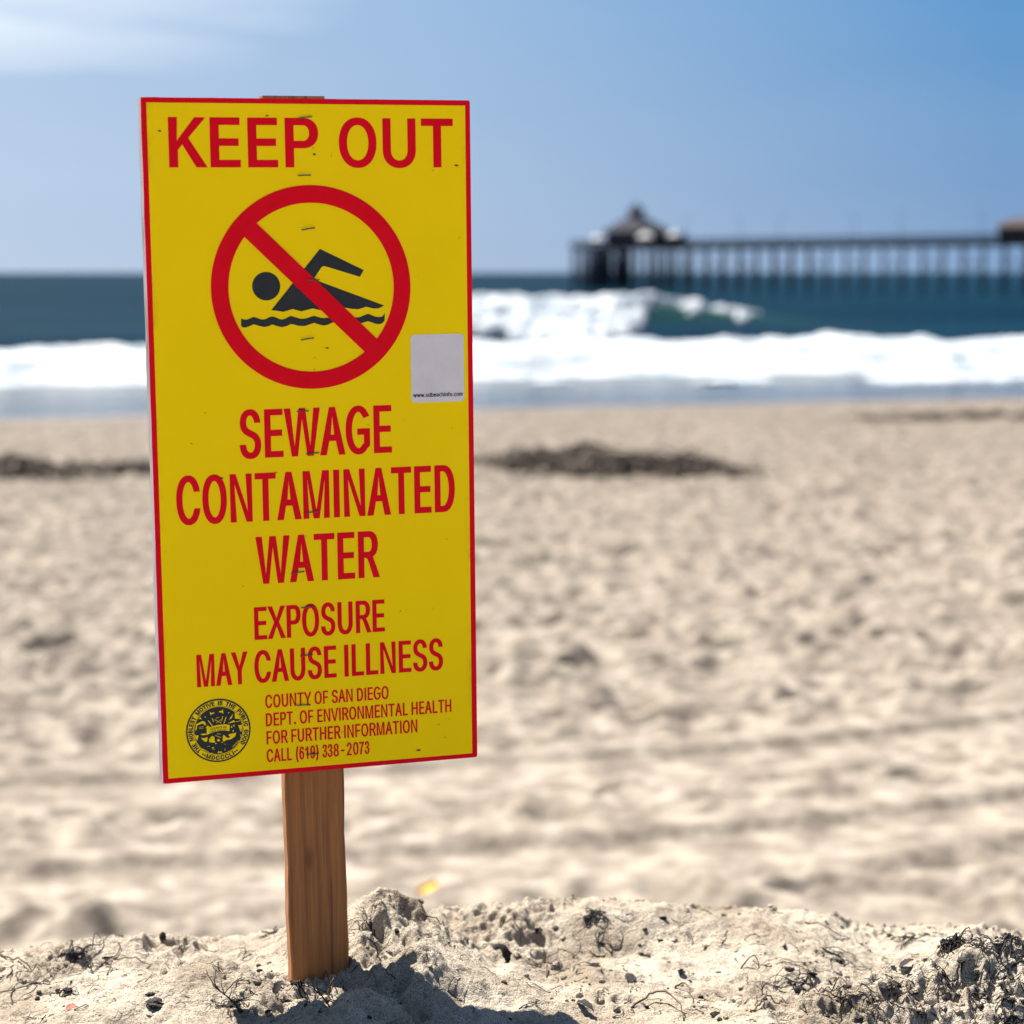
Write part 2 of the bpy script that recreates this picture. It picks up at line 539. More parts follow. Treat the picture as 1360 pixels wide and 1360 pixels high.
m, nt, b = mat("red_sign_print")
o = objc(nt)
n = noise(nt, o, 60, 5, 0.6)
nt.links.new(ramp(nt, n, [(0.3, (0.70, 0.000, 0.010)), (0.7, (0.76, 0.001, 0.016))]), b.inputs['Base Color'])
b.inputs['Roughness'].default_value = 0.5
b.inputs['Specular IOR Level'].default_value = 0.08
M['red'] = m
M['black'] = plain("black_sign_print", (0.018, 0.022, 0.027), 0.45, 0, 0.2, 60)
m, nt, b = mat("sign_board_edge")
o = objc(nt)
n = noise(nt, mapping(nt, o, (1, 1, 0.5)), 22, 6, 0.65)
nt.links.new(ramp(nt, n, [(0.34, (0.14, 0.07, 0.035)), (0.42, (0.19, 0.18, 0.19)), (0.7, (0.32, 0.265, 0.285))]), b.inputs['Base Color'])
b.inputs['Roughness'].default_value = 0.7
M['edge'] = m
M['sticker'] = plain("white_sticker", (0.66, 0.64, 0.66), 0.45, 0, 0.07, 40)
M['sticker_ink'] = plain("sticker_ink", (0.02, 0.015, 0.04), 0.5, 0, 0.1, 40)
M['steel'] = plain("staple_steel", (0.10, 0.10, 0.105), 0.45, 0.6, 0.4, 300)
M['hole'] = plain("chipped_print", (0.05, 0.035, 0.02), 0.8, 0, 0.3, 300)

# pine stake: long grain with darker rings
m, nt, b = mat("pine_stake")
o = objc(nt)
og = mapping(nt, o, (1, 1, 0.055))
dn = noise(nt, mapping(nt, o, (1, 1, 0.12)), 9, 3, 0.5)
wv = nt.nodes.new("ShaderNodeTexWave")
wv.wave_type = 'BANDS'
wv.bands_direction = 'X'
wv.inputs['Scale'].default_value = 26
wv.inputs['Distortion'].default_value = 9.0
wv.inputs['Detail'].default_value = 3
wv.inputs['Detail Scale'].default_value = 0.9
nt.links.new(mapping(nt, o, (1, 1, 0.06), (0, 0, 0), (0.03, 0, 0)), wv.inputs[0])
fine = noise(nt, mapping(nt, o, (1, 1, 0.03)), 420, 4, 0.6)
c = ramp(nt, wv.outputs[0], [(0.0, (0.23, 0.085, 0.022)), (0.45, (0.345, 0.135, 0.038)), (1.0, (0.38, 0.155, 0.046))])
c = mix(nt, 0.55, c, ramp(nt, fine, [(0.3, (0.18, 0.06, 0.013)), (0.7, (0.42, 0.165, 0.045))]))
st = ramp(nt, noise(nt, mapping(nt, o, (1, 1, 0.25)), 18, 6, 0.7), [(0.56, (0,)), (0.68, (0.6,))])
c = mix(nt, st, c, (0.11, 0.055, 0.028))
kd = nt.nodes.new("ShaderNodeVectorMath")
kd.operation = 'LENGTH'
nt.links.new(mapping(nt, o, (1, 0, 0.42), (0, 0, 0), (0.003, 0, -0.046)), kd.inputs[0])
kr = math_n(nt, 'ADD', kd.outputs['Value'], math_n(nt, 'MULTIPLY', noise(nt, o, 60, 3, 0.6), 0.004))
c = mix(nt, ramp(nt, kr, [(0.0035, (0.75,)), (0.0060, (0.55,)), (0.0075, (0.1,)), (0.0095, (0.35,)), (0.013, (0,))]), c, (0.15, 0.055, 0.016))
ln = ramp(nt, noise(nt, mapping(nt, o, (1, 1, 0.02)), 190, 3, 0.6), [(0.60, (0,)), (0.66, (0.75,))])
c = mix(nt, ln, c, (0.10, 0.040, 0.015))
nt.links.new(c, b.inputs['Base Color'])
b.inputs['Roughness'].default_value = 0.75
bump(nt, b, fine, 0.35, 0.0006)
M['pine'] = m


# ------------------------------------------------------------------ object helpers
def obj(name, me, material, parent=None, smooth=False, loc=None):
    o = bpy.data.objects.new(name, me)
    C.objects.link(o)
    if material is not None and not me.materials:
        me.materials.append(material)
    if parent is not None:
        o.parent = parent
    if loc is not None:
        o.location = loc
    if smooth:
        me.polygons.foreach_set("use_smooth", [True] * len(me.polygons))
    return o


def tag(o, label=None, cat=None, group=None, kind=None):
    if label:
        o['label'] = label
    if cat:
        o['category'] = cat
    if group:
        o['group'] = group
    if kind:
        o['kind'] = kind
    return o


def empty(name, loc=(0, 0, 0), rot=None):
    o = bpy.data.objects.new(name, None)
    C.objects.link(o)
    o.empty_display_size = 0.1
    o.location = loc
    if rot is not None:
        o.rotation_euler = rot
    return o


def mesh_np(name, V, F):
    me = bpy.data.meshes.new(name)
    V = np.asarray(V, np.float32)
    F = np.asarray(F, np.int32)
    me.vertices.add(len(V))
    me.vertices.foreach_set("co", V.ravel())
    k = F.shape[1]
    me.loops.add(F.size)
    me.loops.foreach_set("vertex_index", F.ravel())
    me.polygons.add(len(F))
    me.polygons.foreach_set("loop_start", np.arange(0, F.size, k, dtype=np.int32))
    me.polygons.foreach_set("loop_total", np.full(len(F), k, np.int32))
    me.update(calc_edges=True)
    return me


def grid_mesh(name, X, Y, Z):
    ny, nx = X.shape
    V = np.stack([X.ravel(), Y.ravel(), Z.ravel()], 1)
    i = np.arange(ny - 1)[:, None] * nx + np.arange(nx - 1)[None, :]
    i = i.ravel()
    F = np.stack([i, i + 1, i + 1 + nx, i + nx], 1)
    return mesh_np(name, V, F)


class MB:
    """collects simple shapes, then links them as one mesh object"""

    def __init__(s):
        s.v = []
        s.f = []

    def add(s, V, F):
        k = len(s.v)
        s.v += [tuple(v) for v in V]
        s.f += [tuple(i + k for i in f) for f in F]
        return s

    def box(s, x0, x1, y0, y1, z0, z1):
        return s.add([(x0, y0, z0), (x1, y0, z0), (x1, y1, z0), (x0, y1, z0), (x0, y0, z1), (x1, y0, z1), (x1, y1, z1), (x0, y1, z1)],
                     [(0, 3, 2, 1), (4, 5, 6, 7), (0, 1, 5, 4), (1, 2, 6, 5), (2, 3, 7, 6), (3, 0, 4, 7)])

    def tube(s, pts, r, n=6, cap=True):
        pts = [Vector(p) for p in pts]
        k = len(s.v)
        m_ = len(pts)
        for i, p in enumerate(pts):
            d = (pts[min(i + 1, m_ - 1)] - pts[max(i - 1, 0)])
            if d.length < 1e-9:
                d = Vector((0, 0, 1))
            d.normalize()
            a = d.orthogonal() if i == 0 else (a - d * a.dot(d))
            if a.length < 1e-6:
                a = d.orthogonal()
            a.normalize()
            bb = d.cross(a)
            rr = r[i] if isinstance(r, (list, tuple)) else r
            for j in range(n):
                t = 2 * math.pi * j / n
                s.v.append(tuple(p + (a * math.cos(t) + bb * math.sin(t)) * rr))
        for i in range(m_ - 1):
            for j in range(n):
                q = (j + 1) % n
                s.f.append((k + i * n + j, k + i * n + q, k + (i + 1) * n + q, k + (i + 1) * n + j))
        if cap:
            s.f.append(tuple(k + j for j in range(n))[::-1])
            s.f.append(tuple(k + (m_ - 1) * n + j for j in range(n)))
        return s

    def mesh(s, name):
        me = bpy.data.meshes.new(name)
        me.from_pydata(s.v, [], s.f)
        me.update()
        return me

    def build(s, name, material, parent=None, smooth=False, loc=None):
        return obj(name, s.mesh(name), material, parent, smooth, loc)


# ------------------------------------------------------------------ SETTING: berm, beach, sea
def axis(fine0, fine1, step, lo, hi, g=1.13):
    a = list(np.arange(fine0, fine1 + 1e-9, step))
    d = step
    while a[-1] < hi:
        d *= g
        a.append(a[-1] + d)
    d = step
    pre = []
    c = a[0]
    while c > lo:
        d *= g
        c -= d
        pre.append(c)
    return np.array(pre[::-1] + a)


xs = axis(-0.60, 0.60, 0.0017, -300, 300)
ys = axis(1.56, 2.42, 0.0018, -300, 6.5)
X, Y = np.meshgrid(xs, ys)
Zb = berm(X, Y)
tag(obj("sand_berm", grid_mesh("sand_berm", X, Y, Zb), M['sand'], smooth=True), kind='structure')

us = axis(-0.30, 0.30, 0.0019, -6, 6, 1.12)
yr = [2.9]
while yr[-1] < 82:
    yr.append(yr[-1] * (1.0032 if yr[-1] > 5.5 else 1.02))
yr = np.array(yr)
U, Y = np.meshgrid(us, yr)
X = U * Y
tag(obj("beach", grid_mesh("beach", X, Y, beach(X, Y)), M['beach'], smooth=True), kind='structure')


def sea_h(x, y):
    s = y - 0.32 * x
    z = np.zeros_like(x)
    fade = np.exp(-y / 500.0)
    z += 0.16 * fade * sstep(60, 110, s) * np.sin(s * 0.16 + 1.4 * fbm(x, y, 0.02, 2))
    z += 0.35 * fade * sstep(70, 120, s) * fbm(x * 0.35, s, 0.11, 3, 0.5, 3)
    z += 0.55 * np.exp(-((s - 205 - 6 * fbm(x, y, 0.015, 2)) / 9.0) ** 2) * (0.6 + fbm(x, x * 0, 0.02, 2))
    z += wave_crest(x) * np.exp(-((s - (118 + 2.0 * fbm(x, x * 0, 0.09, 2, 0.5, 4))) / np.where(s < 118, 2.3, 5.5)) ** 2)
    return z


def wave_crest(x):
    return (0.55 + 1.15 * sstep(-16, -4, x) * (1 - 0.35 * sstep(7.5, 12, x)) - 1.15 * 0.65 * sstep(11, 21, x) - 0.25 * sstep(16, 26, x)) * (1 - 0.3 * sstep(-18, -30, x))


us = axis(-0.34, 0.34, 0.004, -9, 9, 1.12)
yr = [49.0]
while yr[-1] < 30000:
    yr.append(yr[-1] * (1.0045 if yr[-1] < 260 else 1.02))
yr = np.array(yr)
U, Y = np.meshgrid(us, yr)
X = U * Y
tag(obj("sea", grid_mesh("sea", X, Y, sea_h(X, Y)), M['water'], smooth=True), kind='structure')


# surf: the foam of the broken bore and of the breaking crest behind it
def foam_sheet(name, x0, x1, nx, s0, s1, ns, hfun):
    xx = np.linspace(x0, x1, nx)
    ss = np.linspace(s0, s1, ns)
    XX, SS = np.meshgrid(xx, ss)
    YY = SS + 0.32 * XX
    ZZ = hfun(XX, SS, YY)
    return grid_mesh(name, XX, YY, ZZ)


def bore(x, s, y):
    front = 70.5 + 2.6 * fbm(x, x * 0, 0.16, 4, 0.6, 2.0)
    back = 93.0 + 7.0 * fbm(x, x * 0, 0.07, 4, 0.6, 12.0)
    prof = sstep(0, 2.6, s - front) * (0.74 + 0.20 * fbm(x, x * 0, 0.2, 3, 0.5, 6))
    prof = prof * (1 - 0.25 * sstep(front + 3, back, s))
    z = prof * (1 - sstep(-4.0, 0.5, s - back))
    z = z + 0.34 * fbm(x, s, 0.55, 5, 0.62, 7.0) * sstep(0.3, 2, s - front)
    z = z - 0.5 * sstep(0.12, 0.5, fbm(x * 0.5, s, 0.35, 4, 0.6, 33.0)) * sstep(8, 16, s - front)
    z = np.where((s < front - 0.2) | (s > back + 0.5), -0.5, z)
    return z


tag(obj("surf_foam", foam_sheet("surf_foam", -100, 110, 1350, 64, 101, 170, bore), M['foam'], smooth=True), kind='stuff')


def crest(x, s, y):
    base = sea_h(x, y)
    lo = 112.0 + 5.2 * sstep(5.0, 9.0, x) + 2.0 * fbm(x, x * 0, 0.5, 3, 0.6, 9.0)
    a = sstep(-9.5, -7.0, x + 1.5 * fbm(x, s, 0.5, 3)) * (1 - sstep(10.5, 14.5, x + 2.2 * fbm(x, s, 0.6, 3)))
    a = a * (1 - sstep(6.5, 8.5, x) * sstep(-0.05, 0.18, fbm(x, s * 1.5, 0.8, 4, 0.6, 51.0)))
    hi = 120.0
    m_ = sstep(0, 1.0, s - lo) * (1 - sstep(0, 2, s - hi)) * a
    z = base + np.where(m_ > 0.02, 0.10 + 0.35 * m_ + 0.35 * m_ * fbm(x, s, 1.1, 4, 0.6, 2), -0.6)
    # the gap under the left end where the dark trough shows
    z = np.where((x < -0.2) & (s < 115.2), base - 0.6, z)
    return z


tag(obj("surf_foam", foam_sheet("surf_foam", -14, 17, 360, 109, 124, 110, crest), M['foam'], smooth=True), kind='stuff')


def thin(cx0, cx1, s0, s1, seed):
    def fn(x, s, y):
        d = fbm(x, s * 2, 0.45, 4, 0.6, seed)
        e = np.minimum(np.minimum(x - cx0, cx1 - x) / 1.2, np.minimum(s - s0, s1 - s) / 0.8)
        k = d + 0.9 * np.clip(e, 0, 1) - 0.35
        base = sea_h(x, y)
        return base + np.where(k > 0, 0.03 + 0.14 * np.clip(k, 0, 1), -0.15)
    return fn


k = 0
for (a, b_, s0, s1) in ((5.9, 8.8, 65.2, 68.2), (12.0, 18.6, 63.3, 66.8), (0.0, 2.0, 67.0, 69.5), (19, 26, 63.5, 67.5)):
    k += 5
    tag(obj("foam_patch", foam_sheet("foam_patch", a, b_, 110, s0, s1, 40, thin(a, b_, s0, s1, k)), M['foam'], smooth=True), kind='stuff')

# ------------------------------------------------------------------ THE SIGN
TS = Vector((-0.17672011772382826, 1.8475665764771327, 3.4477066949691686))
yaw, pit, rol = 0.2951338759486691, 0.01753339680913008, -0.014591841721447075
RS = (Matrix.Rotation(yaw, 3, 'Z') @ Matrix.Rotation(pit, 3, 'X') @ Matrix.Rotation(rol, 3, 'Y'))
DZ = 0.505          # the stake's foot at the ground is this far below the board's centre
SX = -0.0085        # local x of the stake's axis
sign = empty("warning_sign", TS + RS @ Vector((SX, 0.0, -DZ)), RS.to_euler())
tag(sign, "yellow and red keep out sign board stapled to a wooden stake in the sand", "sign")
OX, OZ = -SX, DZ    # board centre in the empty's frame


def poly_mesh(name, polys, y):
    """polys: list of (outer, [holes]) in board millimetres; flat print facing the reader at depth y (mm)"""
    V, F = [], []
    for item in polys:
        loops = [item[0]] + list(item[1])
        yy = item[2] if len(item) > 2 else y
        pts = [[Vector((px, pz, 0)) for px, pz in lp] for lp in loops]
        tris = tessellate_polygon(pts)
        k = len(V)
        flat = [q for lp in pts for q in lp]
        V += [(q.x / 1000 + OX, yy / 1000, q.y / 1000 + OZ) for q in flat]
        for t in tris:
            a, b2, c2 = (flat[i] for i in t)
            cr = (b2.x - a.x) * (c2.y - a.y) - (b2.y - a.y) * (c2.x - a.x)
            if abs(cr) < 1e-9:
                continue
            t = t if cr > 0 else t[::-1]
            F.append(tuple(i + k for i in t))
    me = bpy.data.meshes.new(name)
    me.from_pydata(V, [], F)
    me.update()
    return me


def rect(x0, x1, z0, z1):
    return [(x0, z0), (x1, z0), (x1, z1), (x0, z1)]


def circ(cx, cz, r, n=96, a0=0.0):
    return [(cx + r * math.cos(a0 + 2 * math.pi * i / n), cz + r * math.sin(a0 + 2 * math.pi * i / n)) for i in range(n)]


WB, HB = 295.3, 610.0


def board_mesh():
    # plywood panel: slightly uneven rim, softened corners
    bm = bmesh.new()
    pts = []
    for (xa, za, xb, zb) in ((-WB / 2, -HB / 2, WB / 2, -HB / 2), (WB / 2, -HB / 2, WB / 2, HB / 2), (WB / 2, HB / 2, -WB / 2, HB / 2), (-WB / 2, HB / 2, -WB / 2, -HB / 2)):
        n = 24
        for i in range(n):
            t = i / n
            j = 0.35 if i else 0.0
            pts.append((xa + (xb - xa) * t + random.uniform(-j, j), za + (zb - za) * t + random.uniform(-j, j)))
    fr = [bm.verts.new((px / 1000 + OX, 0.0012, pz / 1000 + OZ)) for px, pz in pts]
    f = bm.faces.new(fr)
    r = bmesh.ops.extrude_face_region(bm, geom=[f])
    for v in r['geom']:
        if isinstance(v, bmesh.types.BMVert):
            v.co.y += 0.0225
    bmesh.ops.recalc_face_normals(bm, faces=bm.faces)
    me = bpy.data.meshes.new("board")
    bm.to_mesh(me)
    return me


obj("board", board_mesh(), M['edge'], sign)
rc = 2.5
outer = []
for (cx, cz, a) in ((WB / 2 - rc, HB / 2 - rc, 0), (-WB / 2 + rc, HB / 2 - rc, 90), (-WB / 2 + rc, -HB / 2 + rc, 180), (WB / 2 - rc, -HB / 2 + rc, 270)):
    for k in range(5):
        t = math.radians(a + 22.5 * k)
        outer.append((cx + rc * math.cos(t), cz + rc * math.sin(t)))
IN = [(-143.0, -300.4), (142.6, -300.8), (143.0, 300.3), (-143.1, 300.6)]
sheet = MB()
nO = len(outer)
sheet.add([(x / 1000 + OX, 0.0, z / 1000 + OZ) for x, z in outer] + [(x / 1000 + OX, 0.0012, z / 1000 + OZ) for x, z in outer],
          [tuple(range(nO))] + [(i, i + nO, (i + 1) % nO + nO, (i + 1) % nO) for i in range(nO)])
sheet.build("red_border", M['red'], sign)
obj("yellow_face", poly_mesh("yellow_face", [(IN, [])], -0.25), M['yellow'], sign)

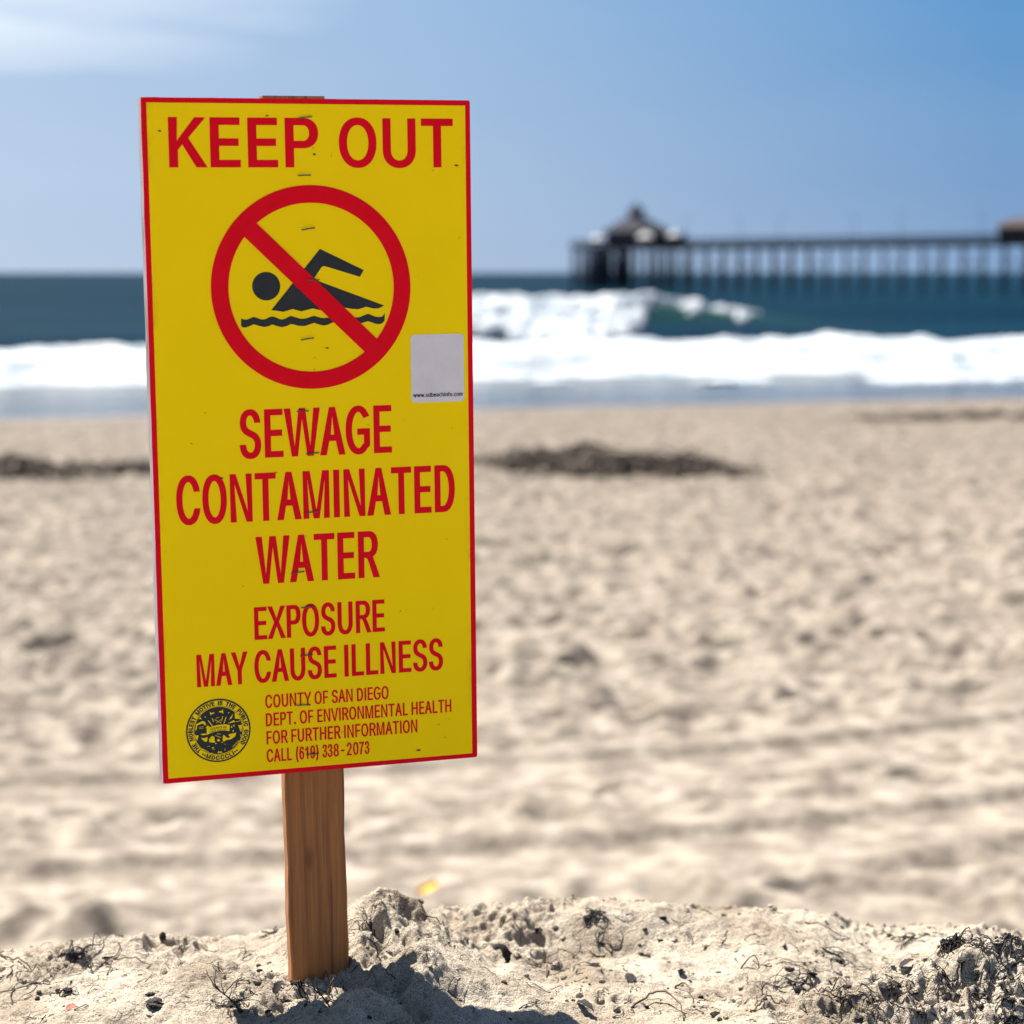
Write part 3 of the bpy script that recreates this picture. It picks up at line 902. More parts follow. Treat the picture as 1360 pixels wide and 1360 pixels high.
# ---- lettering: outlines on a 1000-unit cap height
GL = json.loads(r'''{"K":[917,[[205,286,205,425,416,677,715,1000,881,1000,454,542,448,543],[118,0,118,1000,245,1000,245,0],[732,0,369,509,448,608,882,0]]],"E":[823,[[118,0,118,1000,732,1000,732,888,245,888,245,562,699,562,699,450,245,450,245,112,738,112,738,0]]],"P":[874,[[118,0,118,1000,462,1000,535,995,599,981,653,958,699,927,737,889,766,845,787,795,799,741,803,683,799,626,787,572,766,522,737,477,699,439,653,407,599,384,535,370,462,365,215,365,215,477,506,479,548,488,584,503,613,523,637,548,655,577,667,610,675,645,675,722,667,757,655,789,637,818,613,842,584,862,548,877,505,886,456,889,245,889,245,0]]],"O":[1048,[[525,-13,442,-6,366,14,296,49,233,96,181,156,137,227,105,308,86,399,79,499,86,600,105,691,137,773,181,844,233,903,296,951,366,986,442,1006,525,1013,608,1006,684,986,754,951,816,903,869,844,912,773,944,691,963,600,969,499,963,399,944,308,912,227,869,156,816,96,754,49,684,14,608,-6],[525,104,583,109,637,124,687,149,732,184,771,229,803,283,827,347,841,419,846,499,841,581,827,653,803,717,771,771,732,816,687,851,637,876,583,891,525,896,467,891,413,876,362,850,317,815,278,770,246,716,222,653,208,580,203,499,208,419,222,347,246,284,278,229,317,185,362,150,413,124,467,109]]],"U":[1017,[[509,-16,433,-11,365,4,303,30,248,65,203,107,166,157,140,213,123,274,118,340,118,1000,244,1000,244,350,248,304,259,261,277,222,301,187,331,158,368,134,410,116,457,105,509,101,561,105,608,116,650,134,686,158,716,187,740,222,758,261,768,304,772,350,772,1000,899,1000,899,340,893,274,877,213,850,157,814,107,768,65,714,30,653,4,584,-11]]],"T":[882,[[62,888,62,1000,819,1000,819,888,505,888,505,0,379,0,379,888]]],"S":[878,[[440,-17,370,-13,307,-2,251,18,201,45,159,78,126,118,100,163,83,214,75,268,205,268,212,232,224,200,243,172,266,149,295,130,327,115,400,99,484,99,524,106,562,118,596,135,624,156,648,181,665,209,676,240,679,274,676,304,667,330,653,352,633,371,582,402,481,437,361,470,285,497,221,529,169,568,132,615,110,670,102,732,107,786,122,836,147,880,181,919,222,952,270,979,325,998,383,1010,446,1013,510,1010,568,998,621,978,668,952,708,920,741,882,766,839,782,793,788,743,663,743,652,789,629,828,594,860,550,883,499,897,442,901,401,899,363,892,329,880,299,864,273,845,253,822,238,796,229,768,226,738,230,706,240,679,257,656,305,619,417,577,580,530,645,504,705,467,756,418,776,388,791,354,800,316,803,272,798,220,784,170,760,125,727,84,685,49,636,21,578,0,512,-13]]],"W":[1349,[[305,0,32,1000,162,1000,381,114,387,78,372,78,440,385,602,1000,746,1000,977,78,960,78,1028,385,1186,1000,1316,1000,1042,0,895,0,701,722,660,934,687,934,637,682,453,0]]],"A":[943,[[32,0,396,1000,543,1000,910,0,777,0,519,732,456,940,482,940,374,595,167,0],[216,279,216,391,727,391,727,279]]],"G":[1023,[[528,-13,443,-6,365,14,294,49,231,97,179,156,136,227,104,309,85,399,79,499,85,600,104,691,136,773,179,844,231,903,293,951,362,986,438,1006,521,1013,572,1011,622,1003,669,990,714,972,755,950,793,922,827,891,857,857,883,818,904,777,921,733,932,685,802,685,777,746,743,797,723,820,675,856,620,882,556,894,521,896,464,891,410,876,360,850,315,815,277,770,246,715,222,652,208,580,203,499,208,419,222,348,246,285,278,231,317,186,362,150,413,125,469,109,528,104,582,108,632,120,678,140,718,167,751,201,779,242,799,289,811,341,815,398,854,391,556,391,556,503,940,503,940,393,934,315,916,243,886,179,846,122,798,75,740,37,676,9,605,-8]]],"C":[1003,[[526,-13,442,-6,366,14,295,49,233,96,180,156,137,227,105,308,86,399,79,499,86,600,105,691,137,773,180,844,233,903,295,951,366,986,442,1006,526,1013,575,1011,623,1004,669,991,712,974,753,952,790,926,824,896,854,861,880,822,902,780,918,734,930,685,803,685,781,748,747,800,702,842,677,859,620,883,558,894,526,896,466,891,411,875,361,850,316,814,277,769,246,715,222,652,208,580,203,499,208,419,222,347,246,284,278,230,316,185,361,150,412,124,467,109,526,104,589,110,649,128,702,158,747,200,781,252,803,315,930,315,918,266,902,220,881,178,855,140,825,105,791,74,753,48,713,26,669,9,576,-11]]],"N":[1029,[[118,0,118,1000,268,1000,762,210,813,108,796,105,784,383,784,1000,911,1000,911,0,760,0,241,836,211,889,234,892,246,572,246,0]]],"M":[1235,[[118,0,118,1000,298,1000,632,96,604,96,693,368,936,1000,1116,1000,1116,0,991,0,997,899,1008,899,896,572,672,0,562,0,220,899,234,899,240,572,240,0]]],"I":[591,[[61,0,61,112,232,112,232,888,61,888,61,1000,530,1000,530,888,359,888,359,112,530,112,530,0]]],"D":[987,[[430,0,189,0,189,112,422,112,499,117,567,133,625,159,674,194,714,239,745,293,767,355,780,425,785,502,780,578,767,647,745,709,715,762,676,806,628,842,572,867,507,883,434,888,183,888,183,1000,443,1000,536,993,619,973,693,940,757,895,810,838,852,769,883,689,901,601,907,502,901,403,883,313,852,233,809,164,755,106,689,60,613,27,527,7],[245,1000,245,0,118,0,118,1000]]],"R":[883,[[118,0,118,1000,464,1000,536,996,600,982,655,960,701,931,738,894,767,851,788,803,801,750,805,692,801,634,788,582,767,534,738,491,701,456,654,427,599,406,536,393,464,389,189,389,189,501,459,501,508,504,550,512,585,524,615,542,638,564,656,591,669,621,679,692,669,765,656,796,638,823,614,846,585,864,549,878,507,886,458,889,245,889,245,0],[694,0,452,450,595,450,841,0]]],"X":[932,[[36,0,427,559,427,464,58,1000,205,1000,452,625,479,574,456,574,567,759,734,1000,877,1000,509,470,509,564,896,0,750,0,479,405,453,454,481,454,357,254,180,0]]],"L":[772,[[118,0,118,1000,245,1000,245,112,710,112,710,0]]],"Y":[928,[[400,0,400,409,32,1000,179,1000,419,608,455,539,491,453,440,453,494,576,551,677,749,1000,895,1000,527,409,527,0]]],"F":[806,[[118,0,118,1000,726,1000,726,888,245,888,245,547,681,547,681,435,245,435,245,0]]],"V":[943,[[401,0,32,1000,166,1000,464,139,487,60,461,60,569,405,776,1000,910,1000,546,0]]],"H":[1016,[[118,0,118,1000,245,1000,245,568,771,568,771,1000,898,1000,898,0,771,0,771,456,245,456,245,0]]],"B":[897,[[118,0,118,1000,474,1000,539,996,597,984,646,964,688,938,722,906,749,869,767,827,779,783,783,735,780,695,773,660,760,629,724,581,675,547,619,524,619,515,651,510,714,483,743,460,769,432,791,399,808,361,818,317,821,268,818,219,806,173,787,131,759,94,722,62,677,35,623,16,558,4,485,0],[245,112,481,112,552,117,607,132,648,157,676,189,693,226,699,268,696,301,687,332,673,361,654,388,630,410,601,429,567,443,530,451,488,454,245,454],[245,561,503,563,536,570,566,582,593,598,616,618,635,642,649,669,658,699,660,732,655,773,640,811,614,843,578,868,531,883,472,888,245,888]]],"Q":[1048,[[482,313,615,313,921,-94,788,-94],[525,-13,442,-6,366,14,296,49,233,96,181,156,137,227,105,308,86,399,79,499,86,600,105,691,137,773,181,844,233,903,296,951,366,986,442,1006,525,1013,608,1006,684,986,754,951,816,903,869,844,912,773,944,691,963,600,969,499,963,399,944,308,912,227,869,156,816,96,754,49,684,14,608,-6],[525,104,583,109,637,124,687,149,732,184,771,229,803,283,827,347,841,419,846,499,841,581,827,653,803,717,771,771,732,816,687,851,637,876,583,891,525,896,467,891,413,876,362,850,317,815,278,770,246,716,222,653,208,580,203,499,208,419,222,347,246,284,278,229,317,185,362,150,413,124,467,109]]],".":[369,[[187,-9,164,-6,143,3,124,17,109,36,100,57,97,81,100,104,109,126,124,144,143,159,164,168,211,168,232,159,251,144,266,126,274,104,277,81,274,57,266,36,251,17,232,3,211,-6]]],"(":[537,[[175,406,185,557,214,715,259,867,286,938,315,1002,347,1060,464,1060,402,917,352,766,317,616,306,543,297,406,305,286,329,163,370,32,428,-111,464,-189,347,-189,295,-91,252,7,219,107,195,208,180,307]]],")":[537,[[73,-189,142,-35,191,102,222,229,238,348,240,406,231,543,204,691,162,842,136,917,73,1060,190,1060,222,1002,279,867,323,715,340,636,352,557,362,406,357,306,342,205,317,105,284,5,241,-93,190,-189]]],"6":[891,[[445,-13,385,-9,330,5,280,29,235,61,197,100,166,146,143,199,129,256,125,318,128,367,139,417,157,470,183,527,221,594,496,1000,633,1000,297,513,286,513,309,549,342,580,385,603,434,616,520,613,573,600,621,579,663,550,698,514,727,471,748,423,760,368,764,309,760,249,746,193,723,143,692,98,654,59,609,28,559,5,504,-9],[445,95,482,98,517,108,548,123,575,144,599,169,618,199,632,233,641,269,644,309,641,349,632,386,618,419,599,449,575,474,548,494,517,509,482,518,445,521,408,518,373,510,342,495,314,474,290,450,271,420,257,387,248,351,248,271,257,234,271,200,290,170,314,144,342,123,373,108,408,98]]],"1":[891,[[150,0,150,107,768,107,768,0],[542,1000,542,0,417,0,417,881,411,881,169,703,169,839,390,1000]]],"9":[891,[[444,1013,504,1009,559,995,610,971,654,939,692,900,723,854,746,801,760,744,764,682,761,633,750,583,733,530,706,473,668,406,394,0,256,0,593,487,604,487,581,451,547,420,505,397,455,384,370,387,317,400,269,421,227,450,192,486,163,529,142,577,129,632,125,691,129,752,143,807,166,858,198,903,235,941,280,972,330,995,385,1009],[444,905,408,902,374,892,342,877,314,856,291,831,272,801,258,767,249,731,246,691,249,651,258,614,272,581,291,551,314,526,342,506,374,491,408,482,444,479,482,482,516,490,548,505,599,550,618,580,632,613,641,649,644,689,641,729,632,766,618,800,599,830,576,856,548,877,517,892,482,902]]],"8":[891,[[445,-13,380,-9,321,3,266,22,219,49,178,82,146,121,121,166,107,214,102,266,105,307,113,346,128,384,147,418,171,448,199,474,230,495,264,511,300,520,300,525,254,542,215,569,182,605,158,648,143,696,138,748,143,797,156,842,178,884,208,921,244,953,287,979,335,998,388,1010,445,1013,501,1010,554,998,602,979,644,953,681,921,710,884,733,842,746,797,750,748,745,696,731,649,706,605,674,569,635,542,591,525,591,520,626,511,659,495,690,474,718,448,742,418,761,384,776,346,785,307,788,266,783,214,768,166,744,121,711,82,671,49,623,22,569,3,509,-9],[487,99,526,106,560,118,590,135,615,155,635,180,650,208,659,239,662,272,659,308,649,341,634,371,587,420,556,438,522,452,485,460,404,460,367,452,333,438,302,420,276,397,255,371,239,341,230,308,227,272,230,239,239,208,253,180,274,155,299,135,329,118,364,106,402,99],[479,571,539,590,564,606,586,626,604,650,617,677,625,706,628,738,625,770,617,800,605,826,587,849,566,868,541,884,512,895,480,902,410,902,378,895,349,884,323,868,302,849,284,826,271,800,261,738,264,706,271,677,284,650,302,626,323,606,349,590,410,571]]],"-":[891,[[662,481,662,369,224,369,224,481]]],"2":[891,[[126,0,126,93,555,555,596,614,611,642,627,700,630,730,627,764,618,795,605,823,586,847,564,867,537,883,475,901,402,901,369,893,339,880,312,862,290,839,273,813,260,782,252,749,250,711,129,711,133,769,147,822,169,869,200,912,237,947,281,976,331,997,384,1009,442,1013,500,1009,553,997,601,976,644,948,680,915,710,875,732,831,745,783,749,732,747,695,729,624,713,588,660,508,525,353,300,119,300,111,765,111,765,0]]],"0":[891,[[446,-13,375,-7,312,14,255,47,207,94,167,152,135,223,112,305,99,397,94,499,99,602,113,694,136,776,168,847,208,906,256,952,312,986,375,1007,446,1013,516,1007,579,986,635,952,683,906,723,847,755,776,778,694,792,602,797,499,792,397,778,305,755,223,724,152,684,94,636,47,580,14,516,-7],[446,97,492,103,534,118,570,145,602,181,628,227,649,283,664,347,673,419,676,499,673,581,664,653,649,717,628,773,602,819,570,855,534,882,492,898,446,903,399,898,357,882,320,855,289,819,263,773,242,717,227,653,218,581,215,499,218,419,227,347,242,283,263,227,289,181,320,145,357,118,399,103]]],"7":[891,[[191,0,636,881,636,889,122,889,122,1000,768,1000,768,882,324,0]]],"3":[891,[[428,-13,369,-10,313,1,261,19,213,44,172,75,138,113,111,156,94,205,86,259,215,259,221,226,232,197,249,171,270,149,295,131,325,116,357,106,430,98,469,100,541,119,571,136,597,157,618,183,634,212,644,246,647,285,644,320,635,354,621,386,601,414,574,439,540,459,499,474,451,484,308,487,308,588,566,881,566,889,137,889,137,1000,732,1000,732,905,415,547,415,568,486,570,549,562,606,542,655,514,696,479,729,437,753,390,768,339,772,285,768,229,753,177,728,130,695,88,655,53,607,24,553,3,493,-9]]],"w":[1115,[[270,0,44,746,171,746,316,210,344,81,324,81,405,420,495,746,622,746,764,209,791,81,769,81,852,420,944,746,1070,746,844,0,724,0,544,664,571,664,487,338,391,0]]],"s":[717,[[358,-16,308,-14,262,-6,220,7,183,24,150,47,121,74,98,107,81,144,70,185,185,209,198,172,218,142,244,118,276,102,314,93,356,89,405,93,446,104,481,122,506,146,522,173,527,202,524,227,515,248,499,267,478,282,450,295,293,334,231,353,181,378,142,409,114,446,98,489,92,538,96,579,108,617,128,652,155,682,188,707,226,728,270,743,317,753,368,756,416,753,460,745,499,732,533,715,563,693,588,667,625,605,637,570,527,545,515,572,499,597,477,620,449,639,412,650,368,654,326,650,289,640,257,623,233,600,218,574,213,545,217,519,227,497,244,478,267,463,299,449,451,411,513,392,563,368,602,337,629,300,646,258,651,209,647,167,635,128,614,93,586,61,552,34,511,13,464,-3,413,-13]]],"d":[834,[[384,-16,324,-11,269,5,219,32,175,68,138,113,107,166,85,228,72,296,67,371,72,446,85,514,108,575,138,628,176,673,220,709,270,735,325,750,385,756,428,753,466,745,497,733,546,699,602,628,611,628,611,1000,731,1000,731,0,615,0,615,115,603,115,564,61,523,24,496,7,464,-6,427,-13],[402,92,445,96,483,108,517,128,546,154,570,187,589,226,602,270,610,319,613,372,610,425,602,473,589,517,570,555,547,587,518,613,484,633,445,644,402,648,358,644,318,632,284,612,255,585,232,552,213,513,200,470,192,423,189,372,192,321,200,273,213,229,232,190,256,156,285,129,319,108,358,96]]],"b":[834,[[451,-16,408,-13,371,-6,339,7,289,42,232,115,220,115,220,0,103,0,103,1000,223,1000,223,628,232,628,270,680,310,716,337,733,369,745,406,753,450,756,510,750,565,735,615,709,659,673,697,628,727,575,749,514,763,446,767,371,763,296,749,228,727,166,697,113,660,68,616,32,566,5,511,-11],[433,92,477,96,515,108,549,129,578,156,602,190,621,229,634,273,642,321,645,372,642,423,634,470,621,513,603,552,579,585,550,612,516,632,477,644,433,648,389,644,351,633,317,613,288,587,264,555,246,517,232,473,224,425,221,372,224,319,232,270,246,226,265,187,289,154,318,128,352,108,390,96]]],"e":[794,[[417,-16,348,-11,285,5,230,32,182,69,142,113,109,167,86,227,72,294,67,367,72,441,86,508,109,569,140,624,179,669,226,706,280,734,339,750,403,756,483,747,560,719,595,697,628,670,657,637,682,599,702,554,717,503,726,445,730,333,147,333,147,434,664,434,609,397,606,445,598,488,585,528,567,563,544,593,516,617,483,635,446,645,403,649,360,645,322,634,288,616,258,592,234,563,214,530,200,493,191,455,189,349,192,297,201,250,217,209,239,173,265,144,297,121,333,104,373,94,446,92,474,96,522,114,561,143,590,183,601,207,717,179,703,142,684,108,659,77,629,50,594,27,555,9,513,-5,466,-13]]],"a":[765,[[314,-17,268,-14,226,-5,186,10,150,30,119,56,94,88,75,124,63,166,60,212,63,252,71,287,85,316,104,341,126,362,152,380,213,405,392,438,506,455,533,471,542,505,534,560,511,603,493,620,446,643,385,650,320,643,293,634,249,607,217,574,197,538,81,572,100,615,125,650,154,680,187,704,223,724,261,738,341,754,409,755,470,746,532,725,589,688,613,661,634,630,649,591,659,546,662,494,662,0,544,0,544,102,536,102,495,48,451,16,423,2,355,-15],[335,89,377,92,415,101,448,115,476,135,499,157,518,183,531,211,539,241,542,271,542,373,524,362,290,320,240,302,203,274,191,255,183,233,183,182,189,161,200,142,233,113,279,95]]],"c":[778,[[407,-16,343,-11,283,5,230,32,182,69,142,114,110,167,86,228,72,295,67,368,72,443,86,511,110,572,142,626,182,671,230,707,283,734,343,750,407,756,478,749,543,730,600,700,648,658,686,605,711,544,595,515,581,552,546,598,514,622,476,639,432,647,361,644,320,631,285,610,256,581,232,547,213,508,200,464,192,418,189,368,192,320,200,274,213,231,232,192,256,158,285,130,320,108,361,96,407,91,477,101,515,118,548,143,573,174,592,211,598,230,713,201,688,138,671,110,628,62,574,24,512,-1,479,-10]]],"h":[806,[[223,446,223,0,103,0,103,1000,223,1000,223,565,201,565,227,627,260,676,299,712,344,736,393,751,447,756,495,752,540,742,580,724,616,700,646,669,670,631,688,585,698,532,702,472,702,0,582,0,582,462,577,516,562,562,537,598,503,625,461,642,413,647,346,637,316,624,289,606,267,583,248,556,235,523,226,487]]],"i":[328,[[103,0,103,746,223,746,223,0],[164,870,143,873,123,881,92,910,84,929,81,950,84,971,92,990,123,1019,143,1027,164,1030,187,1027,206,1019,224,1006,237,990,246,971,246,929,237,910,224,894,206,881,187,873]]],"n":[805,[[223,446,223,0,103,0,103,746,219,746,220,565,201,565,227,627,260,676,299,712,344,736,393,751,447,756,495,752,540,742,580,724,615,700,645,669,669,631,688,585,698,532,702,472,702,0,582,0,582,462,577,516,562,562,537,598,503,625,461,642,413,647,346,637,316,624,289,606,267,583,248,556,235,523,226,487]]],"f":[499,[[448,746,448,643,13,643,13,746],[158,0,158,848,162,889,172,924,188,955,210,981,236,1003,266,1020,299,1032,368,1042,467,1028,477,1024,447,921,383,932,350,928,323,919,303,904,290,883,281,856,279,0]]],"o":[816,[[407,-16,343,-11,283,5,230,32,182,69,142,114,110,167,86,228,72,295,67,368,72,443,86,511,110,572,142,626,182,671,230,707,283,734,343,750,407,756,473,750,533,734,587,707,634,671,674,626,706,572,730,511,744,443,749,368,744,295,730,228,706,167,674,114,634,69,587,32,533,5,473,-11],[407,91,455,96,496,108,531,130,561,158,585,192,604,231,617,274,625,320,628,368,625,417,617,464,604,507,585,547,561,581,531,610,496,631,455,644,407,648,361,644,320,631,285,610,256,581,232,547,213,508,200,464,192,418,189,368,192,320,200,274,213,231,232,192,256,158,285,130,320,108,361,96]]],"m":[1199,[[103,0,103,746,220,746,221,581,211,581,240,651,260,680,310,724,338,739,399,757,431,759,482,754,527,737,565,709,595,672,617,629,631,579,614,579,625,614,642,646,663,674,688,699,716,720,748,737,820,757,858,759,901,756,940,747,977,731,1011,709,1039,680,1063,646,1080,604,1091,556,1095,501,1095,0,974,0,974,499,969,548,954,586,929,615,897,634,861,646,823,650,791,647,762,640,736,629,713,613,694,593,679,570,668,545,661,516,659,0,539,0,539,511,534,550,520,583,497,611,467,633,432,645,392,650,336,641,310,629,286,613,265,593,247,568,234,539,226,506,223,468,223,0]]]}''')


def arc(cx, cy, rx, ry, a0, a1, n=8, e=2.0):
    o = []
    for i in range(n + 1):
        t = math.radians(a0 + (a1 - a0) * i / n)
        ct, st = math.cos(t), math.sin(t)
        o.append((cx + rx * math.copysign(abs(ct) ** (2 / e), ct), cy + ry * math.copysign(abs(st) ** (2 / e), st)))
    return o


G = {k: (v[0], [[(l[i], l[i + 1]) for i in range(0, len(l), 2)] for l in v[1]]) for k, v in GL.items()}
G['I'] = (363, [rect(118, 245, 0, 1000)])
G['K'] = (900, [[(118, 0), (245, 0), (245, 345), (392, 495), (725, 0), (885, 0), (480, 592), (865, 1000), (700, 1000), (245, 500), (245, 1000), (118, 1000)]])
G['P'] = (874, [[(118, 0), (245, 0), (245, 405), (510, 405)] + arc(510, 703, 315, 297, -90, 90, 12, 2.2)[1:] + [(118, 1000)],
                [(245, 515), (245, 890)] + arc(500, 703, 190, 187, 90, -90, 12, 2.2)])
G['R'] = (930, [[(118, 0), (245, 0), (245, 440), (400, 440)] + [(480, 425), (540, 375), (600, 290), (760, 0), (910, 0), (735, 300), (670, 390), (605, 440), (590, 452)]
                + arc(530, 720, 330, 280, -72, 90, 12, 2.2) + [(118, 1000)],
                [(245, 548), (245, 890)] + arc(520, 719, 205, 171, 90, -90, 12, 2.2)])
G['D'] = (987, [[(118, 0), (440, 0)] + arc(440, 500, 445, 500, -90, 90, 20, 2.15)[1:] + [(118, 1000)],
                [(245, 114), (245, 886)] + arc(430, 500, 322, 386, 90, -90, 20, 2.15)])
G['A'] = (943, [[(30, 0), (173, 0), (283, 300), (660, 300), (770, 0), (913, 0), (543, 1000), (400, 1000)], [(325, 412), (471, 840), (618, 412)]])
G['N'] = (1029, [[(118, 0), (240, 0), (240, 800), (770, 0), (911, 0), (911, 1000), (789, 1000), (789, 205), (255, 1000), (118, 1000)]])
G['M'] = (1235, [[(118, 0), (240, 0), (240, 850), (540, 0), (690, 0), (995, 835), (995, 0), (1117, 0), (1117, 1000), (945, 1000), (618, 165), (300, 1000), (118, 1000)]])
G['W'] = (1349, [[(290, 0), (430, 0), (672, 790), (918, 0), (1060, 0), (1330, 1000), (1195, 1000), (990, 190), (755, 1000), (595, 1000), (357, 190), (155, 1000), (18, 1000)]])
G['V'] = (943, [[(400, 0), (543, 0), (925, 1000), (785, 1000), (472, 150), (158, 1000), (18, 1000)]])
G['X'] = (932, [[(20, 0), (175, 0), (468, 400), (757, 0), (912, 0), (545, 508), (900, 1000), (750, 1000), (470, 610), (185, 1000), (35, 1000), (392, 508)]])
G['Y'] = (928, [[(400, 0), (527, 0), (527, 425), (910, 1000), (755, 1000), (465, 555), (175, 1000), (18, 1000), (400, 425)]])
G['1'] = (720, [[(345, 0), (470, 0), (470, 1000), (385, 1000), (350, 945), (290, 885), (215, 825), (130, 785), (130, 665), (210, 695), (300, 742), (345, 780)]])
G['G'] = (1010, [arc(515, 500, 458, 513, 35, 311, 34, 2.1) + [(925, 165), (925, 522), (530, 522), (530, 408), (798, 408), (798, 205)] + arc(515, 500, 326, 400, 312, 40, 30, 2.1)])


def smooth(pts, n=4):
    o = []
    m_ = len(pts)
    for i in range(m_):
        p0, p1, p2, p3 = (Vector(pts[(i + k) % m_]) for k in (-1, 0, 1, 2))
        for j in range(n):
            t = j / n
            q = 0.5 * ((2 * p1) + (-p0 + p2) * t + (2 * p0 - 5 * p1 + 4 * p2 - p3) * t * t + (-p0 + 3 * p1 - 3 * p2 + p3) * t ** 3)
            o.append((q.x, q.y))
    return o


six = smooth([(60, 470), (78, 250), (150, 85), (270, 5), (375, -14), (490, 5), (590, 80), (650, 190), (664, 325), (648, 460), (590, 570), (500, 640), (400, 662), (290, 635), (222, 568), (196, 600),
              (208, 700), (250, 830), (315, 890), (385, 908), (455, 890), (505, 830), (525, 755), (645, 768), (610, 900), (530, 980), (395, 1014), (240, 980), (135, 870), (80, 700)], 3)
hol6 = smooth([(375, 553), (270, 520), (205, 430), (198, 325), (215, 205), (280, 115), (372, 88), (470, 120), (528, 210), (540, 322), (520, 440), (460, 520)], 2)
hol6 = hol6[::-1]
bowl = arc(365, 324, 301, 340, 0, 348, 28, 2.05)
spine = [(63, 324), (62, 520), (85, 730), (150, 885), (250, 980), (395, 1014), (530, 980), (610, 900), (645, 768), (525, 755), (505, 830), (455, 890), (385, 908), (300, 885), (235, 810), (205, 700), (190, 560), (186, 324)]
G['6'] = (730, [bowl, hol6, spine])
G['9'] = (730, [[(730 - a, 1000 - b2) for a, b2 in q] for q in (bowl, hol6, spine)])
G['3'] = (720, [smooth([(60, 745), (95, 880), (200, 985), (340, 1014), (480, 985), (580, 900), (612, 770), (590, 650), (520, 565), (430, 525), (540, 490), (630, 400), (655, 290), (620, 140), (510, 25), (345, -15),
                        (190, 20), (85, 110), (45, 262), (168, 278), (200, 160), (265, 100), (345, 85), (450, 120), (515, 200), (525, 290), (495, 400), (410, 455), (262, 458), (275, 570), (380, 580), (465, 640),
                        (490, 745), (455, 850), (345, 912), (240, 880), (190, 810), (180, 728)], 2)])
G['7'] = (730, [[(62, 870), (500, 870), (410, 740), (320, 580), (245, 390), (195, 190), (175, 0), (305, 0), (325, 210), (380, 420), (470, 620), (560, 780), (655, 900), (655, 985), (62, 985)]])
G['B'] = (897, [[(118, 0), (500, 0)] + arc(510, 275, 310, 275, -90, 62, 10, 2.2) + [(680, 530)] + arc(480, 755, 290, 245, -30, 90, 9, 2.2) + [(118, 1000)],
                [(245, 590), (245, 888), (470, 888)] + arc(470, 739, 170, 149, 90, -90, 8, 2.2), [(245, 113), (245, 470), (490, 470)] + arc(500, 291, 190, 178, 90, -90, 8, 2.2)])
G['m'] = (1110, [[(92, 0), (215, 0), (215, 430), (235, 560), (300, 630), (390, 645), (470, 600), (495, 500), (495, 0), (618, 0), (618, 430), (640, 570), (705, 632), (790, 645), (868, 600), (895, 490), (895, 0),
                  (1018, 0), (1018, 520), (985, 670), (900, 745), (800, 760), (690, 735), (600, 650), (555, 720), (480, 755), (410, 760), (300, 735), (205, 640), (205, 745), (92, 745)]])
G['e'] = (794, [[(742, 330), (190, 330)] + arc(400, 370, 212, 280, 190, 318, 10) + arc(400, 370, 345, 385, 325, 0, 26), arc(400, 385, 207, 258, 168, 12, 12)])
G['*'] = (420, [[(210 + (190 if i % 2 == 0 else 80) * math.sin(i * math.pi / 5), 450 + (190 if i % 2 == 0 else 80) * math.cos(i * math.pi / 5)) for i in range(10)]])


def parea(l):
    return sum(l[i - 1][0] * l[i][1] - l[i][0] * l[i - 1][1] for i in range(len(l))) / 2


def grow(loop, hole, ox, oz):
    """push an outline outwards by ox / oz (holes inwards) with mitred corners"""
    l = loop if parea(loop) > 0 else loop[::-1]
    sgn = -1 if hole else 1
    n = len(l)
    out = []
    for i in range(n):
        a, b2, c2 = l[i - 1], l[i], l[(i + 1) % n]
        e1 = (b2[0] - a[0], b2[1] - a[1])
        e2 = (c2[0] - b2[0], c2[1] - b2[1])
        l1 = math.hypot(*e1) or 1
        l2 = math.hypot(*e2) or 1
        n1 = (e1[1] / l1, -e1[0] / l1)
        n2 = (e2[1] / l2, -e2[0] / l2)
        d1 = (n1[0] * ox, n1[1] * oz)
        d2 = (n2[0] * ox, n2[1] * oz)
        den = 1 + n1[0] * n2[0] + n1[1] * n2[1]
        den = max(den, 0.45)
        dx, dz = (d1[0] + d2[0]) / den, (d1[1] + d2[1]) / den
        out.append((b2[0] + sgn * dx, b2[1] + sgn * dz))
    return out


def text_polys(txt, x0, x1, z0, z1, ox, oz, track=0.0, space=None, y=0.0):
    """a line of capitals between x0..x1, baseline z0, cap line z1 (mm)"""
    h = (z1 - z0) - 2 * oz
    sz = h / 1000.0
    sxx = sz
    for it in range(6):
        polys = []
        cur = 0.0
        for ch in txt:
            if ch == ' ':
                cur += (space if space else 300 * sxx) + track
                continue
            adv, loops = G[ch]
            ls = [[(px * sxx + cur, pz * sz) for px, pz in lp] for lp in loops]
            big = max(ls, key=lambda q: abs(parea(q)))
            xs_ = [q[0] for q in big]

            def inside(lp):
                return lp is not big and min(q[0] for q in lp) > min(xs_) and max(q[0] for q in lp) < max(xs_) and parea(lp) * parea(big) < 0
            outs = [lp for lp in ls if not inside(lp)]
            holes = [lp for lp in ls if inside(lp)]
            for k_, lp in enumerate(outs):
                hs = [grow(q, True, ox, oz) for q in holes] if lp is big else []
                polys.append((grow(lp, False, ox, oz), hs, y - 0.03 * k_))
            cur += adv * sxx + track
        mn = min(q[0] for pl in polys for q in pl[0])
        mx = max(q[0] for pl in polys for q in pl[0])
        if it < 5:
            fixed = track * (len(txt) - 1) + 2 * ox
            sxx *= (x1 - x0 - fixed) / max(1e-6, (mx - mn - fixed))
    dx = x0 - mn
    return [([(q[0] + dx, q[1] + z0 + oz) for q in pl[0]], [[(q[0] + dx, q[1] + z0 + oz) for q in hl] for hl in pl[1]], pl[2]) for pl in polys]


